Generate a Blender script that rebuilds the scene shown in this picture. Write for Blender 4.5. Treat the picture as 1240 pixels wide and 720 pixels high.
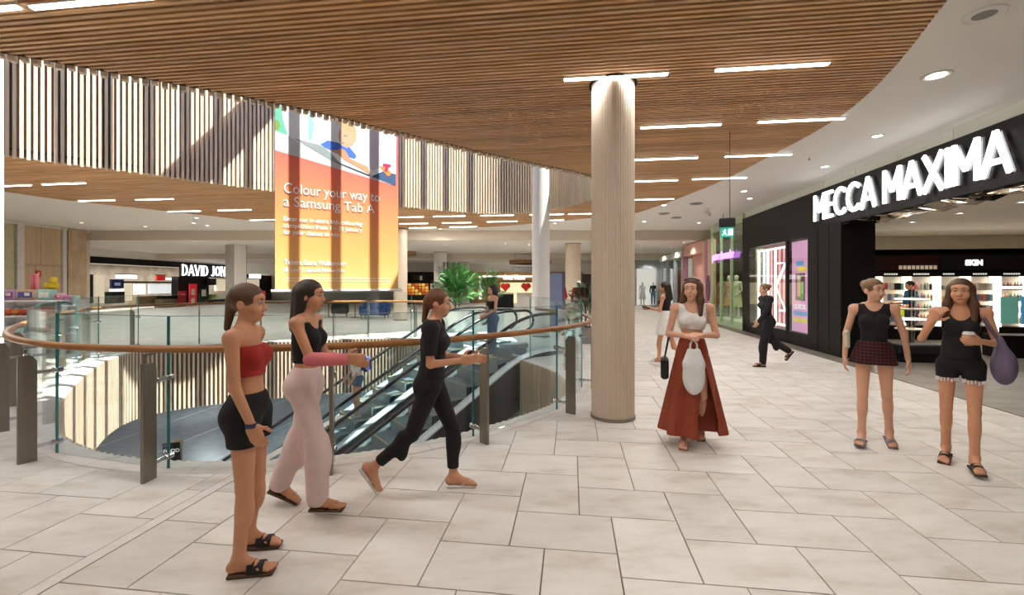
import bpy, bmesh, math, random
import numpy as np
from mathutils import Vector, Matrix
from mathutils.geometry import intersect_point_line

# ------------------------------------------------------------------ camera, sky, sun, exposure
scene = bpy.context.scene
for o in list(bpy.data.objects):
    bpy.data.objects.remove(o, do_unlink=True)
COL = scene.collection
F, CX, HY, CH = 551.0, 620.0, 343.0, 1.65        # focal length in px (1240 wide), principal column, horizon row, eye height
cam_d = bpy.data.cameras.new('camera')
cam_d.sensor_width = 36.0
cam_d.lens = F / 1240 * 36.0
cam_d.shift_y = -(360 - HY) / 1240.0
cam_d.clip_end = 300
cam = bpy.data.objects.new('camera', cam_d)
cam.location = (0, 0, CH)
cam.rotation_euler = (math.pi / 2, 0, 0)
COL.objects.link(cam)
scene.camera = cam

world = bpy.data.worlds.new('sky')
scene.world = world
world.use_nodes = True
wn = world.node_tree
bg = wn.nodes['Background']
sky = wn.nodes.new('ShaderNodeTexSky')
sky.sky_type = 'HOSEK_WILKIE'
sky.turbidity = 3.0
sky.sun_direction = (0.303, -0.095, 0.948)
wn.links.new(sky.outputs[0], bg.inputs[0])
bg.inputs[1].default_value = 9.0

sun_d = bpy.data.lights.new('sun', 'SUN')
sun_d.energy = 19.0
sun_d.angle = math.radians(0.53)
sun_d.color = (1.0, 0.95, 0.87)
sun = bpy.data.objects.new('sun', sun_d)
sun.rotation_euler = Vector((-0.32, 0.10, -1.0)).to_track_quat('-Z', 'Y').to_euler()
sun.location = (8, -4, 20)
COL.objects.link(sun)

vs = scene.view_settings
vs.view_transform = 'Standard'
vs.look = 'None'
vs.gamma = 1.0
vs.use_curve_mapping = False
vs.exposure = 0.15
try:
    scene.cycles.use_denoising = True
    scene.cycles.max_bounces = 8
    scene.cycles.transparent_max_bounces = 24
    scene.cycles.caustics_reflective = False
    scene.cycles.caustics_refractive = False
    scene.cycles.sample_clamp_indirect = 6.0
except Exception:
    pass
LINEAR_W, DOWN_W, SHOP_W = 19.0, 22.0, 1.0
random.seed(7)
R = math.radians

# ------------------------------------------------------------------ helpers
def G(px, py, z=0.0):
    Y = F * (CH - z) / (py - HY)
    return ((px - CX) / F * Y, Y)
def XA(px, Y):
    return (px - CX) / F * Y
def ZA(py, Y):
    return CH - (py - HY) * Y / F
def link(o):
    COL.objects.link(o)
    return o
def tag(o, label=None, cat=None, group=None, kind=None):
    if label: o['label'] = label
    if cat: o['category'] = cat
    if group: o['group'] = group
    if kind: o['kind'] = kind
    return o
def thing(name, label, cat, loc=(0, 0, 0), rz=0.0, group=None):
    o = bpy.data.objects.new(name, None)
    o.empty_display_size = 0.1
    o.location = loc
    o.rotation_euler = (0, 0, rz)
    link(o)
    return tag(o, label, cat, group)
def inst(name, me, parent=None, loc=(0, 0, 0), rz=0.0, rot=None):
    o = bpy.data.objects.new(name, me)
    o.location = loc
    o.rotation_euler = rot if rot else (0, 0, rz)
    if parent: o.parent = parent
    return link(o)
def copy_tree(o, parent=None):
    c = o.copy()
    link(c)
    if parent is not None: c.parent = parent
    for ch in list(o.children): copy_tree(ch, c)
    return c

class MB:
    """collects shapes; build() links them as one mesh object"""
    def __init__(s):
        s.v, s.f, s.M = [], [], None
    def add(s, vs_, fs_):
        n = len(s.v)
        if s.M is not None: vs_ = [tuple(s.M @ Vector(p)) for p in vs_]
        s.v += [tuple(p) for p in vs_]
        s.f += [tuple(i + n for i in f) for f in fs_]
        return s
    def box(s, c, d, rz=0.0, taper=1.0, rx=0.0, ry=0.0):
        x, y, z = d[0] / 2, d[1] / 2, d[2] / 2
        pts = [(-x, -y, -z), (x, -y, -z), (x, y, -z), (-x, y, -z)]
        pts += [(p[0] * taper, p[1] * taper, z) for p in pts]
        m = Matrix.Translation(c) @ Matrix.Rotation(rz, 4, 'Z') @ Matrix.Rotation(ry, 4, 'Y') @ Matrix.Rotation(rx, 4, 'X')
        return s.add([m @ Vector(p) for p in pts], [(3, 2, 1, 0), (4, 5, 6, 7), (0, 1, 5, 4), (1, 2, 6, 5), (2, 3, 7, 6), (3, 0, 4, 7)])
    def rbox(s, c, d, b=0.01, rz=0.0):
        """box with chamfered vertical and top edges"""
        x, y, z = d[0] / 2, d[1] / 2, d[2] / 2
        def ring(k, zz): 
            return [(-x + k, -y + 2 * k if False else -y, zz)]
        m = Matrix.Translation(c) @ Matrix.Rotation(rz, 4, 'Z')
        def oct_(ix, zz):
            X, Y = x - ix, y - ix
            return [(-X + b, -Y, zz), (X - b, -Y, zz), (X, -Y + b, zz), (X, Y - b, zz), (X - b, Y, zz), (-X + b, Y, zz), (-X, Y - b, zz), (-X, -Y + b, zz)]
        L = [oct_(b, -z), oct_(0, -z + b), oct_(0, z - b), oct_(b, z)]
        pts = [m @ Vector(p) for r_ in L for p in r_]
        fs_ = [tuple(range(7, -1, -1)), tuple(range(24, 32))]
        for k in range(3):
            for i in range(8):
                j = (i + 1) % 8
                fs_.append((k * 8 + i, k * 8 + j, k * 8 + 8 + j, k * 8 + 8 + i))
        return s.add(pts, fs_)
    def prism(s, poly, z0, z1):
        n = len(poly)
        a = sum(poly[i][0] * poly[(i + 1) % n][1] - poly[(i + 1) % n][0] * poly[i][1] for i in range(n))
        if a < 0: poly = poly[::-1]
        pts = [(p[0], p[1], z0) for p in poly] + [(p[0], p[1], z1) for p in poly]
        return s.add(pts, [tuple(range(n - 1, -1, -1)), tuple(range(n, 2 * n))] + [(i, (i + 1) % n, n + (i + 1) % n, n + i) for i in range(n)])
    def tube(s, path, r, n=8, closed=False, caps=True, sx=1.0, sz=1.0):
        path = [Vector(p) for p in path]
        rs = r if isinstance(r, (list, tuple)) else [r] * len(path)
        pts, N = [], len(path)
        for i, p in enumerate(path):
            a = path[(i - 1) % N] if (closed or i > 0) else path[0]
            b = path[(i + 1) % N] if (closed or i < N - 1) else path[-1]
            t = (b - a)
            t = t.normalized() if t.length > 1e-9 else Vector((0, 0, 1))
            up = Vector((0, 0, 1)) if abs(t.z) < 0.95 else Vector((0, 1, 0))
            u = t.cross(up).normalized()
            w = u.cross(t).normalized()
            for k in range(n):
                an = 2 * math.pi * (k + .5) / n
                pts.append(p + u * math.cos(an) * rs[i] * sx + w * math.sin(an) * rs[i] * sz)
        fs_ = []
        for i in range(N if closed else N - 1):
            j = (i + 1) % N
            for k in range(n):
                l = (k + 1) % n
                fs_.append((i * n + k, j * n + k, j * n + l, i * n + l))
        if caps and not closed:
            fs_ += [tuple(range(n)), tuple((N - 1) * n + k for k in range(n - 1, -1, -1))]
        return s.add(pts, fs_)
    def cyl(s, a, b, r0, r1=None, n=12):
        return s.tube([a, b], [r0, r0 if r1 is None else r1], n)
    def lathe(s, prof, c=(0, 0, 0), n=24):
        pts, fs_ = [], []
        for (r, z) in prof:
            for k in range(n):
                an = 2 * math.pi * k / n
                pts.append((c[0] + r * math.cos(an), c[1] + r * math.sin(an), c[2] + z))
        for i in range(len(prof) - 1):
            for k in range(n):
                l = (k + 1) % n
                fs_.append((i * n + k, i * n + l, (i + 1) * n + l, (i + 1) * n + k))
        m = len(prof) - 1
        fs_ += [tuple(range(n - 1, -1, -1)), tuple(m * n + k for k in range(n))]
        return s.add(pts, fs_)
    def ball(s, c, r, n=10, m=7):
        rr = r if isinstance(r, (tuple, list)) else (r, r, r)
        pts, fs_ = [(c[0], c[1], c[2] - rr[2])], []
        for i in range(1, m):
            th = math.pi * i / m - math.pi / 2
            for k in range(n):
                an = 2 * math.pi * k / n
                pts.append((c[0] + rr[0] * math.cos(th) * math.cos(an), c[1] + rr[1] * math.cos(th) * math.sin(an), c[2] + rr[2] * math.sin(th)))
        pts.append((c[0], c[1], c[2] + rr[2]))
        for k in range(n):
            l = (k + 1) % n
            fs_.append((0, 1 + l, 1 + k))
            fs_.append((len(pts) - 1, 1 + (m - 2) * n + k, 1 + (m - 2) * n + l))
            for i in range(m - 2):
                fs_.append((1 + i * n + k, 1 + i * n + l, 1 + (i + 1) * n + l, 1 + (i + 1) * n + k))
        return s.add(pts, fs_)
    def mesh(s, name, mat=None, smooth=False):
        me = bpy.data.meshes.new(name)
        me.from_pydata(s.v, [], s.f)
        if mat: me.materials.append(mat)
        if smooth: me.polygons.foreach_set('use_smooth', [True] * len(me.polygons))
        me.update()
        return me
    def build(s, name, mat, parent=None, smooth=False, loc=(0, 0, 0), rz=0.0):
        return inst(name, s.mesh(name, mat, smooth), parent, loc, rz)

def struct(o):
    o['kind'] = 'structure'
    return o

# ------------------------------------------------------------------ materials
MATS = {}
def srgb(c):
    if isinstance(c, str):
        c = c.lstrip('#')
        c = [int(c[i:i + 2], 16) / 255 for i in (0, 2, 4)]
    return tuple(x / 12.92 if x <= .04045 else ((x + .055) / 1.055) ** 2.4 for x in c)
def pm(name, col, rough=.5, metal=0.0, var=.08, scale=6.0, stretch=(1, 1, 1), bump=0.0, emit=0.0, spec=.5, rand=0.0, emit_col=None, coord='Object', coat=0.0, alpha=None):
    """procedural principled material: noise-varied colour, optional bump, per-object variation, glow"""
    if name in MATS: return MATS[name]
    m = bpy.data.materials.new(name)
    m.use_nodes = True
    nt = m.node_tree
    b = nt.nodes['Principled BSDF']
    c = srgb(col)
    tc = nt.nodes.new('ShaderNodeTexCoord')
    mp = nt.nodes.new('ShaderNodeMapping')
    mp.inputs['Scale'].default_value = stretch
    nz = nt.nodes.new('ShaderNodeTexNoise')
    nz.inputs['Scale'].default_value = scale
    nz.inputs['Detail'].default_value = 5
    nt.links.new(tc.outputs[coord], mp.inputs[0])
    nt.links.new(mp.outputs[0], nz.inputs['Vector'])
    mr = nt.nodes.new('ShaderNodeMapRange')
    mr.inputs['From Min'].default_value = .3
    mr.inputs['From Max'].default_value = .7
    mr.inputs['To Min'].default_value = 1 - var
    mr.inputs['To Max'].default_value = 1 + var
    nt.links.new(nz.outputs['Fac'], mr.inputs['Value'])
    val = mr.outputs[0]
    if rand:
        oi = nt.nodes.new('ShaderNodeObjectInfo')
        m2 = nt.nodes.new('ShaderNodeMapRange')
        m2.inputs['To Min'].default_value = 1 - rand
        m2.inputs['To Max'].default_value = 1 + rand
        nt.links.new(oi.outputs['Random'], m2.inputs['Value'])
        mu = nt.nodes.new('ShaderNodeMath')
        mu.operation = 'MULTIPLY'
        nt.links.new(val, mu.inputs[0])
        nt.links.new(m2.outputs[0], mu.inputs[1])
        val = mu.outputs[0]
    vm = nt.nodes.new('ShaderNodeVectorMath')
    vm.operation = 'SCALE'
    vm.inputs[0].default_value = c
    nt.links.new(val, vm.inputs['Scale'])
    nt.links.new(vm.outputs[0], b.inputs['Base Color'])
    b.inputs['Roughness'].default_value = rough
    b.inputs['Metallic'].default_value = metal
    b.inputs['Specular IOR Level'].default_value = spec
    if coat: b.inputs['Coat Weight'].default_value = coat
    if bump:
        bp = nt.nodes.new('ShaderNodeBump')
        bp.inputs['Strength'].default_value = bump
        bp.inputs['Distance'].default_value = .01
        nt.links.new(nz.outputs['Fac'], bp.inputs['Height'])
        nt.links.new(bp.outputs[0], b.inputs['Normal'])
    if emit:
        b.inputs['Emission Color'].default_value = srgb(emit_col or col) + (1,)
        b.inputs['Emission Strength'].default_value = emit
    MATS[name] = m
    return m
def glass(name, tint=(.86, .95, .95), refl=.09, rough=.02):
    if name in MATS: return MATS[name]
    m = bpy.data.materials.new(name)
    m.use_nodes = True
    nt = m.node_tree
    nt.nodes.remove(nt.nodes['Principled BSDF'])
    out = nt.nodes['Material Output']
    tr = nt.nodes.new('ShaderNodeBsdfTransparent')
    tr.inputs[0].default_value = tint + (1,)
    gl = nt.nodes.new('ShaderNodeBsdfGlossy')
    gl.inputs['Roughness'].default_value = rough
    gl.inputs[0].default_value = (.95, 1, 1, 1)
    fr = nt.nodes.new('ShaderNodeLayerWeight')
    fr.inputs[0].default_value = .5
    pw = nt.nodes.new('ShaderNodeMath')
    pw.operation = 'POWER'
    pw.inputs[1].default_value = 4.0
    nt.links.new(fr.outputs['Facing'], pw.inputs[0])
    mx = nt.nodes.new('ShaderNodeMixShader')
    mul = nt.nodes.new('ShaderNodeMath')
    mul.operation = 'MULTIPLY_ADD'
    mul.inputs[1].default_value = .6
    mul.inputs[2].default_value = refl
    mul.use_clamp = True
    nt.links.new(pw.outputs[0], mul.inputs[0])
    nt.links.new(mul.outputs[0], mx.inputs[0])
    nt.links.new(tr.outputs[0], mx.inputs[1])
    nt.links.new(gl.outputs[0], mx.inputs[2])
    nt.links.new(mx.outputs[0], out.inputs[0])
    MATS[name] = m
    return m

def tile_material(name, c1, c2, vein, rough, island=False):
    m = bpy.data.materials.new(name)
    m.use_nodes = True
    nt = m.node_tree
    N, L = nt.nodes.new, nt.links.new
    b = nt.nodes['Principled BSDF']
    if island:
        rnd = N('ShaderNodeNewGeometry').outputs['Random Per Island']
    else:
        rnd = N('ShaderNodeObjectInfo').outputs['Random']
    geo = N('ShaderNodeNewGeometry')
    comb = N('ShaderNodeCombineXYZ')
    ml = N('ShaderNodeMath'); ml.operation = 'MULTIPLY'; ml.inputs[1].default_value = 37.0
    L(rnd, ml.inputs[0]); L(ml.outputs[0], comb.inputs[2])
    ad = N('ShaderNodeVectorMath'); ad.operation = 'ADD'
    L(geo.outputs['Position'], ad.inputs[0]); L(comb.outputs[0], ad.inputs[1])
    mp = N('ShaderNodeMapping'); mp.inputs['Scale'].default_value = (1.2, 3.2, 1)
    mp.inputs['Rotation'].default_value = (0, 0, R(-20))
    L(ad.outputs[0], mp.inputs[0])
    n1 = N('ShaderNodeTexNoise'); n1.inputs['Scale'].default_value = 1.6; n1.inputs['Detail'].default_value = 7; n1.inputs['Roughness'].default_value = .62
    L(mp.outputs[0], n1.inputs['Vector'])
    rp = N('ShaderNodeValToRGB')
    rp.color_ramp.elements[0].position = .34; rp.color_ramp.elements[0].color = srgb(vein) + (1,)
    rp.color_ramp.elements[1].position = .62; rp.color_ramp.elements[1].color = srgb(c1) + (1,)
    e = rp.color_ramp.elements.new(.48); e.color = srgb(c2) + (1,)
    L(n1.outputs['Fac'], rp.inputs[0])
    mr = N('ShaderNodeMapRange'); mr.inputs['To Min'].default_value = .93; mr.inputs['To Max'].default_value = 1.04
    L(rnd, mr.inputs['Value'])
    sc = N('ShaderNodeVectorMath'); sc.operation = 'SCALE'
    L(rp.outputs[0], sc.inputs[0]); L(mr.outputs[0], sc.inputs['Scale'])
    L(sc.outputs[0], b.inputs['Base Color'])
    b.inputs['Roughness'].default_value = rough
    b.inputs['Specular IOR Level'].default_value = .35
    MATS[name] = m
    return m
def wood_material(name, c1, c2, axis='X', scale=1.0, rough=.5, rand=.12, island=False):
    m = bpy.data.materials.new(name)
    m.use_nodes = True
    nt = m.node_tree
    N, L = nt.nodes.new, nt.links.new
    b = nt.nodes['Principled BSDF']
    rnd = N('ShaderNodeNewGeometry').outputs['Random Per Island'] if island else N('ShaderNodeObjectInfo').outputs['Random']
    tc = N('ShaderNodeTexCoord')
    comb = N('ShaderNodeCombineXYZ')
    ml = N('ShaderNodeMath'); ml.operation = 'MULTIPLY'; ml.inputs[1].default_value = 51.0
    L(rnd, ml.inputs[0])
    for i in range(3): L(ml.outputs[0], comb.inputs[i])
    ad = N('ShaderNodeVectorMath'); ad.operation = 'ADD'
    L(tc.outputs['Object'], ad.inputs[0]); L(comb.outputs[0], ad.inputs[1])
    mp = N('ShaderNodeMapping')
    st = [14, 14, 14]; st['XYZ'.index(axis)] = .9
    mp.inputs['Scale'].default_value = [k * scale for k in st]
    L(ad.outputs[0], mp.inputs[0])
    n1 = N('ShaderNodeTexNoise'); n1.inputs['Scale'].default_value = 1.5; n1.inputs['Detail'].default_value = 6
    L(mp.outputs[0], n1.inputs['Vector'])
    rp = N('ShaderNodeValToRGB')
    rp.color_ramp.elements[0].position = .33; rp.color_ramp.elements[0].color = srgb(c2) + (1,)
    rp.color_ramp.elements[1].position = .66; rp.color_ramp.elements[1].color = srgb(c1) + (1,)
    L(n1.outputs['Fac'], rp.inputs[0])
    mr = N('ShaderNodeMapRange'); mr.inputs['To Min'].default_value = 1 - rand; mr.inputs['To Max'].default_value = 1 + rand
    L(rnd, mr.inputs['Value'])
    sc = N('ShaderNodeVectorMath'); sc.operation = 'SCALE'
    L(rp.outputs[0], sc.inputs[0]); L(mr.outputs[0], sc.inputs['Scale'])
    L(sc.outputs[0], b.inputs['Base Color'])
    b.inputs['Roughness'].default_value = rough
    b.inputs['Specular IOR Level'].default_value = .3
    MATS[name] = m
    return m

white = pm('white_paint', '#e9e6e0', .6, var=.02, scale=2)
ceil_white = pm('ceiling_plaster', '#f3efe8', .75, var=.015, scale=1)
bulk_tan = pm('bulkhead_paint', '#d3c7b6', .7, var=.02, scale=1)
black = pm('black_panel', '#100f0e', .5, var=.15, scale=3, spec=.25)
matt_black = pm('matt_black', '#0d0d0d', .6, var=.1)
steel = pm('brushed_bronze_steel', '#8d8479', .36, .85, var=.08, scale=40, stretch=(1, 1, .05))
chrome = pm('polished_steel', '#c9cbcc', .18, 1.0, var=.03, scale=30)
alu = pm('satin_aluminium', '#c6cacd', .3, .9, var=.05, scale=30, stretch=(1, 1, .1))
grout = pm('grout', '#857c70', .9, var=.1, scale=30)
tileA = tile_material('stone_tile', '#e6e2db', '#dfdad2', '#cfc7bc', .42)
tileB = tile_material('stone_tile_far', '#e6e2db', '#dfdad2', '#cfc7bc', .42, island=True)
stone_band = tile_material('stone_band', '#e4dfda', '#dfd9d3', '#d3cbc3', .45)
slat_wood = wood_material('ceiling_slat_timber', '#dfb68a', '#c2935f', 'X', rand=.16)
slat_wood_i = wood_material('ceiling_slat_timber_far', '#dfb68a', '#c2935f', 'X', rand=.16, island=True)
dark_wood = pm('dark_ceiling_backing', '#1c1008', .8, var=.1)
ring_wood = wood_material('fascia_slat_timber', '#e8d8c2', '#d3bea3', 'Z', rand=.07)
ring_wood_i = wood_material('fascia_slat_timber_far', '#e8d8c2', '#d3bea3', 'Z', rand=.07, island=True)
ring_back = pm('fascia_backing', '#7d6a5a', .8, var=.1)
rail_wood = wood_material('handrail_timber', '#a5713f', '#84552b', 'X', scale=.4, rough=.32, rand=.02)
panel_wood = wood_material('wall_panel_timber', '#c2ab8c', '#b39b7b', 'Z', scale=.3, rand=.04)
bal_glass = glass('balustrade_glass', (.93, .972, .972), .03)
shop_glass = glass('shopfront_glass', (.95, .97, .96), .03)
glass_edge = pm('glass_edge_green', '#2f7f83', .15, var=.1, spec=.7)
lamp_white = pm('lamp_diffuser', '#fffaf0', .5, emit=9.0, var=0)
rubber = pm('black_rubber', '#101114', .35, var=.1)
# ------------------------------------------------------------------ plan geometry
YAW = R(7.44)
E1 = Vector((math.sin(YAW), math.cos(YAW)))      # along the mall
E2 = Vector((math.cos(YAW), -math.sin(YAW)))     # across the mall
def catmull(P, k=8, closed=False):
    P = [Vector(p) for p in P]
    n, out = len(P), []
    for i in range(n if closed else n - 1):
        if closed: a, b, c, d = P[i - 1], P[i], P[(i + 1) % n], P[(i + 2) % n]
        else: a, b, c, d = P[max(i - 1, 0)], P[i], P[i + 1], P[min(i + 2, n - 1)]
        for j in range(k):
            t = j / k
            out.append(.5 * ((2 * b) + (c - a) * t + (2 * a - 5 * b + 4 * c - d) * t * t + (3 * b - a - 3 * c + d) * t ** 3))
    if not closed: out.append(P[-1])
    return out
def resample(P, step, closed=False):
    P = list(P) + ([P[0]] if closed else [])
    L = [0.0]
    for a, b in zip(P, P[1:]): L.append(L[-1] + (b - a).length)
    n = max(2, int(round(L[-1] / step)))
    out, j = [], 0
    for i in range(n if closed else n + 1):
        t = L[-1] * i / n
        while j < len(L) - 2 and L[j + 1] < t: j += 1
        out.append(P[j].lerp(P[j + 1], (t - L[j]) / max(1e-9, L[j + 1] - L[j])))
    return out
def normals(P, closed=False):
    n, out = len(P), []
    for i in range(n):
        a = P[i - 1] if (closed or i) else P[0]
        b = P[(i + 1) % n] if (closed or i < n - 1) else P[-1]
        t = (b - a).normalized()
        out.append(Vector((t.y, -t.x)))
    return out
def smooth_path(P, it=40, closed=False):
    P = [p.copy() for p in P]
    for _ in range(it):
        Q = [p.copy() for p in P]
        for i in range(len(P)):
            if not closed and i in (0, len(P) - 1): continue
            Q[i] = (P[i - 1] + P[i] * 2 + P[(i + 1) % len(P)]) / 4
        P = Q
    return P
# floor opening: an open curve from one escalator landing corner round to the other
LP0 = Vector((0.21, 9.80))
ESU = Vector((-0.787, -0.617))                   # escalators run down this way
ESN = Vector((-0.617, 0.787))                    # from the near escalator to the far one
LP1 = LP0 + ESN * 3.78
vo = [LP1, Vector((-2.75, 13.4))] + [Vector(G(*p)) for p in ((480, 409), (400, 410.5), (274, 416), (190, 422), (150, 428.5), (120, 440), (88, 466), (66, 494), (66, 522), (92, 540), (120, 549), (170, 557), (260, 560), (364, 556), (424, 551), (480, 542), (540, 530), (592, 516), (637, 502), (679, 486))] + [Vector((0.92, 7.2)), Vector((0.86, 8.4)), LP0]
VO = resample(smooth_path(resample(catmull(vo), .1), 30), .1)
VON = normals(VO)
VOID = VO                                        # closed by the straight landing edge
# ceiling opening and timber ceiling outline at 4.12 m
ZC = 4.12
co = [Vector(G(px, py, ZC)) for px, py in ((0, 66), (150, 93), (330, 126), (480, 161), (600, 189), (718, 214))] + [Vector((2.5, 11.8))] + [Vector(G(px, py, ZC)) for px, py in ((718, 240), (660, 254), (610, 257.5), (560, 255.5), (480, 248), (330, 230), (170, 208), (5, 187))] + [Vector(p) for p in ((-10.6, 7.2), (-10.2, 5.4), (-8.6, 4.4), (-7.0, 4.3))]
CO = resample(smooth_path(resample(catmull(co, closed=True), .1, True), 30, True), .1, True)
to = [Vector(G(px, py, ZC)) for px, py in ((1147, 0), (1085, 80), (1020, 140), (940, 185), (860, 225), (770, 258), (718, 263.5), (684, 267), (587, 275), (481, 276), (332, 269), (260, 262), (177, 253), (76, 242), (6, 232))] + [Vector(p) for p in ((-14.4, 8.5), (-13.6, 4.5), (-11, .5), (-6, -2.2), (-1, -2.4), (2.2, .6))]
TO = resample(smooth_path(resample(catmull(to, closed=True), .1, True), 30, True), .1, True)
XMIN, XMAX, YMIN, YMAX = -30.0, 24.0, -8.0, 46.0
CEN = Vector((-4.0, 9.5))
def ray_poly(poly, c, an):
    d, best = Vector((math.cos(an), math.sin(an))), None
    n = len(poly)
    for i in range(n):
        a, b = poly[i] - c, poly[(i + 1) % n] - c
        e = b - a
        den = d.x * e.y - d.y * e.x
        if abs(den) < 1e-12: continue
        t = (a.x * e.y - a.y * e.x) / den
        u = (a.x * d.y - a.y * d.x) / den
        if t > 0 and -1e-6 <= u <= 1 + 1e-6 and (best is None or t < best): best = t
    return c + d * best
def rect_poly(x0, x1, y0, y1):
    return [Vector(p) for p in ((x0, y0), (x1, y0), (x1, y1), (x0, y1))]
def ring_mesh(inner, outer, z, c=CEN, n=220, up=True):
    an = [2 * math.pi * i / n for i in range(n)]
    for q in outer + inner[::25]:
        if len(outer) < 10: an += [math.atan2(q.y - c.y, q.x - c.x) % (2 * math.pi)] if q in outer else []
    an = sorted(set(an))
    A = [ray_poly(inner, c, a) for a in an]
    B = [ray_poly(outer, c, a) for a in an]
    m = len(an)
    mb = MB()
    fs_ = [(i, m + i, m + (i + 1) % m, (i + 1) % m) for i in range(m)]
    if not up: fs_ = [f[::-1] for f in fs_]
    mb.add([(p.x, p.y, z) for p in A + B], fs_)
    return mb
def wall_strip(P, z0, z1, closed=False, flip=False):
    mb = MB()
    n = len(P)
    fs_ = []
    for i in range(n if closed else n - 1):
        j = (i + 1) % n
        f = (i, j, n + j, n + i)
        fs_.append(f[::-1] if flip else f)
    return mb.add([(p.x, p.y, z0) for p in P] + [(p.x, p.y, z1) for p in P], fs_)
def offs(P, N, d): return [p + n * d for p, n in zip(P, N)]
def clip(poly, q, n):
    """keep the side of the polygon where (p-q).n >= 0"""
    out = []
    for i in range(len(poly)):
        a, b = poly[i], poly[(i + 1) % len(poly)]
        da, db = (a - q).dot(n), (b - q).dot(n)
        if da >= 0: out.append(a)
        if da * db < 0: out.append(a.lerp(b, da / (da - db)))
    return out

# right-hand shop line: local x goes into the shops, local y goes away along the mall
W0 = Vector((7.30, 10.10))
def s_of(px, w=0.0):
    k = (px - CX) / F
    p = W0 + E2 * w
    return (k * p.y - p.x) / (E1.x - k * E1.y)
def RS(s, w=0.0):
    return W0 + E1 * s + E2 * w

# ------------------------------------------------------------------ floor
floor = struct(ring_mesh(VOID, rect_poly(XMIN, XMAX, YMIN, YMAX), -.012).build('floor', grout))
floor['label'] = 'pale stone tiled mall floor around the open void'
MOD = .2225
ORG = Vector(G(400 + 310 / 2.952, 520 + 560 / 2.952))
def GW(i, j): return ORG + E2 * (i * MOD) + E1 * (j * MOD)
TW = .0055
def tile_mesh(name, w, h):
    mb = MB()
    g = TW / 2
    a, b = w * MOD, h * MOD
    mb.add([(g, g, -.02), (a - g, g, -.02), (a - g, b - g, -.02), (g, b - g, -.02), (g + .002, g + .002, 0), (a - g - .002, g + .002, 0), (a - g - .002, b - g - .002, 0), (g + .002, b - g - .002, 0)],
           [(4, 5, 6, 7), (0, 1, 5, 4), (1, 2, 6, 5), (2, 3, 7, 6), (3, 0, 4, 7)])
    return mb.mesh(name, tileA)
tm = {'H': tile_mesh('tile_lying', 3, 2), 'V': tile_mesh('tile_standing', 2, 3)}
VC = VOID
VCN = normals(VOID, True)
def void_near(p):
    k = min(range(0, len(VC), 2), key=lambda i: (VC[i] - p).length_squared)
    # straight landing edge
    q, t = intersect_point_line(p, LP0, LP1)
    q = Vector(q[:2])
    if 0 < t < 1 and (q - p).length_squared < (VC[k] - p).length_squared:
        return q, -ESU
    return VC[k], VCN[k]
BAND = .24
tiles = []
for a in range(-70, 90):
    for b in range(-70, 80):
        i0, j0 = 2 * a - 3 * b, 2 * a + 3 * b
        for kind, (i, j, w, h) in (('H', (i0, j0, 3, 2)), ('V', (i0, j0 + 2, 2, 3))):
            c = GW(i + w / 2, j + h / 2)
            if not (-25.5 < c.x < 12 and -7 < c.y < 44): continue
            if c.y > 3 and abs(c.x / c.y) > 1.9: continue
            if c.y <= 3 and not (-9 < c.x < 7): continue
            wl = (c - W0).dot(E2)
            if wl > -.1: continue
            tiles.append((c, kind, i, j, w, h, wl))
def tile_key(t):
    c = t[0]
    if c.y < 1.7: return 1e3 - c.y
    px = CX + F * c.x / c.y
    return c.y + (0 if -60 < px < 1300 and c.y > 2.2 else 100)
tiles.sort(key=tile_key)
far = MB()
ntile = 0
for (c, kind, i, j, w, h, wl) in tiles:
    rect = [GW(i, j), GW(i + w, j), GW(i + w, j + h), GW(i, j + h)]
    whole = True
    if -10.5 < c.x < 2.2 and 2.8 < c.y < 15:
        q, n = void_near(c)
        d = (c - q).dot(n)
        if d < -.45: continue
        if d < .75:
            r2 = clip(rect, q + n * BAND, n)
            if len(r2) < 3: continue
            whole = len(r2) == 4 and all((u - v).length < 1e-6 for u, v in zip(r2, rect))
            rect = r2
    if wl > -1.0:
        r2 = clip(rect, W0 + E2 * -.4, -E2)
        if len(r2) < 3: continue
        whole = whole and len(r2) == 4 and all((u - v).length < 1e-6 for u, v in zip(r2, rect))
        rect = r2
    if ntile < 300 and tile_key((c,)) < 100:
        p0 = GW(i, j)
        if whole:
            inst('tile', tm[kind], floor, (p0.x, p0.y, 0), -YAW)
        else:
            m = Vector((0, 0))
            for p in rect: m += p / len(rect)
            rr = [p + (m - p).normalized() * (TW * .6) for p in rect]
            MB().prism([(p.x, p.y) for p in rr], -.02, 0).build('tile', tileA, floor)
        ntile += 1
    else:
        m = Vector((0, 0))
        for p in rect: m += p / len(rect)
        rr = [p + (m - p).normalized() * (TW * .6) for p in rect]
        n_ = len(rr)
        far.add([(p.x, p.y, 0) for p in rr], [tuple(range(n_))])
o = far.build('floor_tiling', tileB, floor)
o['kind'] = 'stuff'
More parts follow.
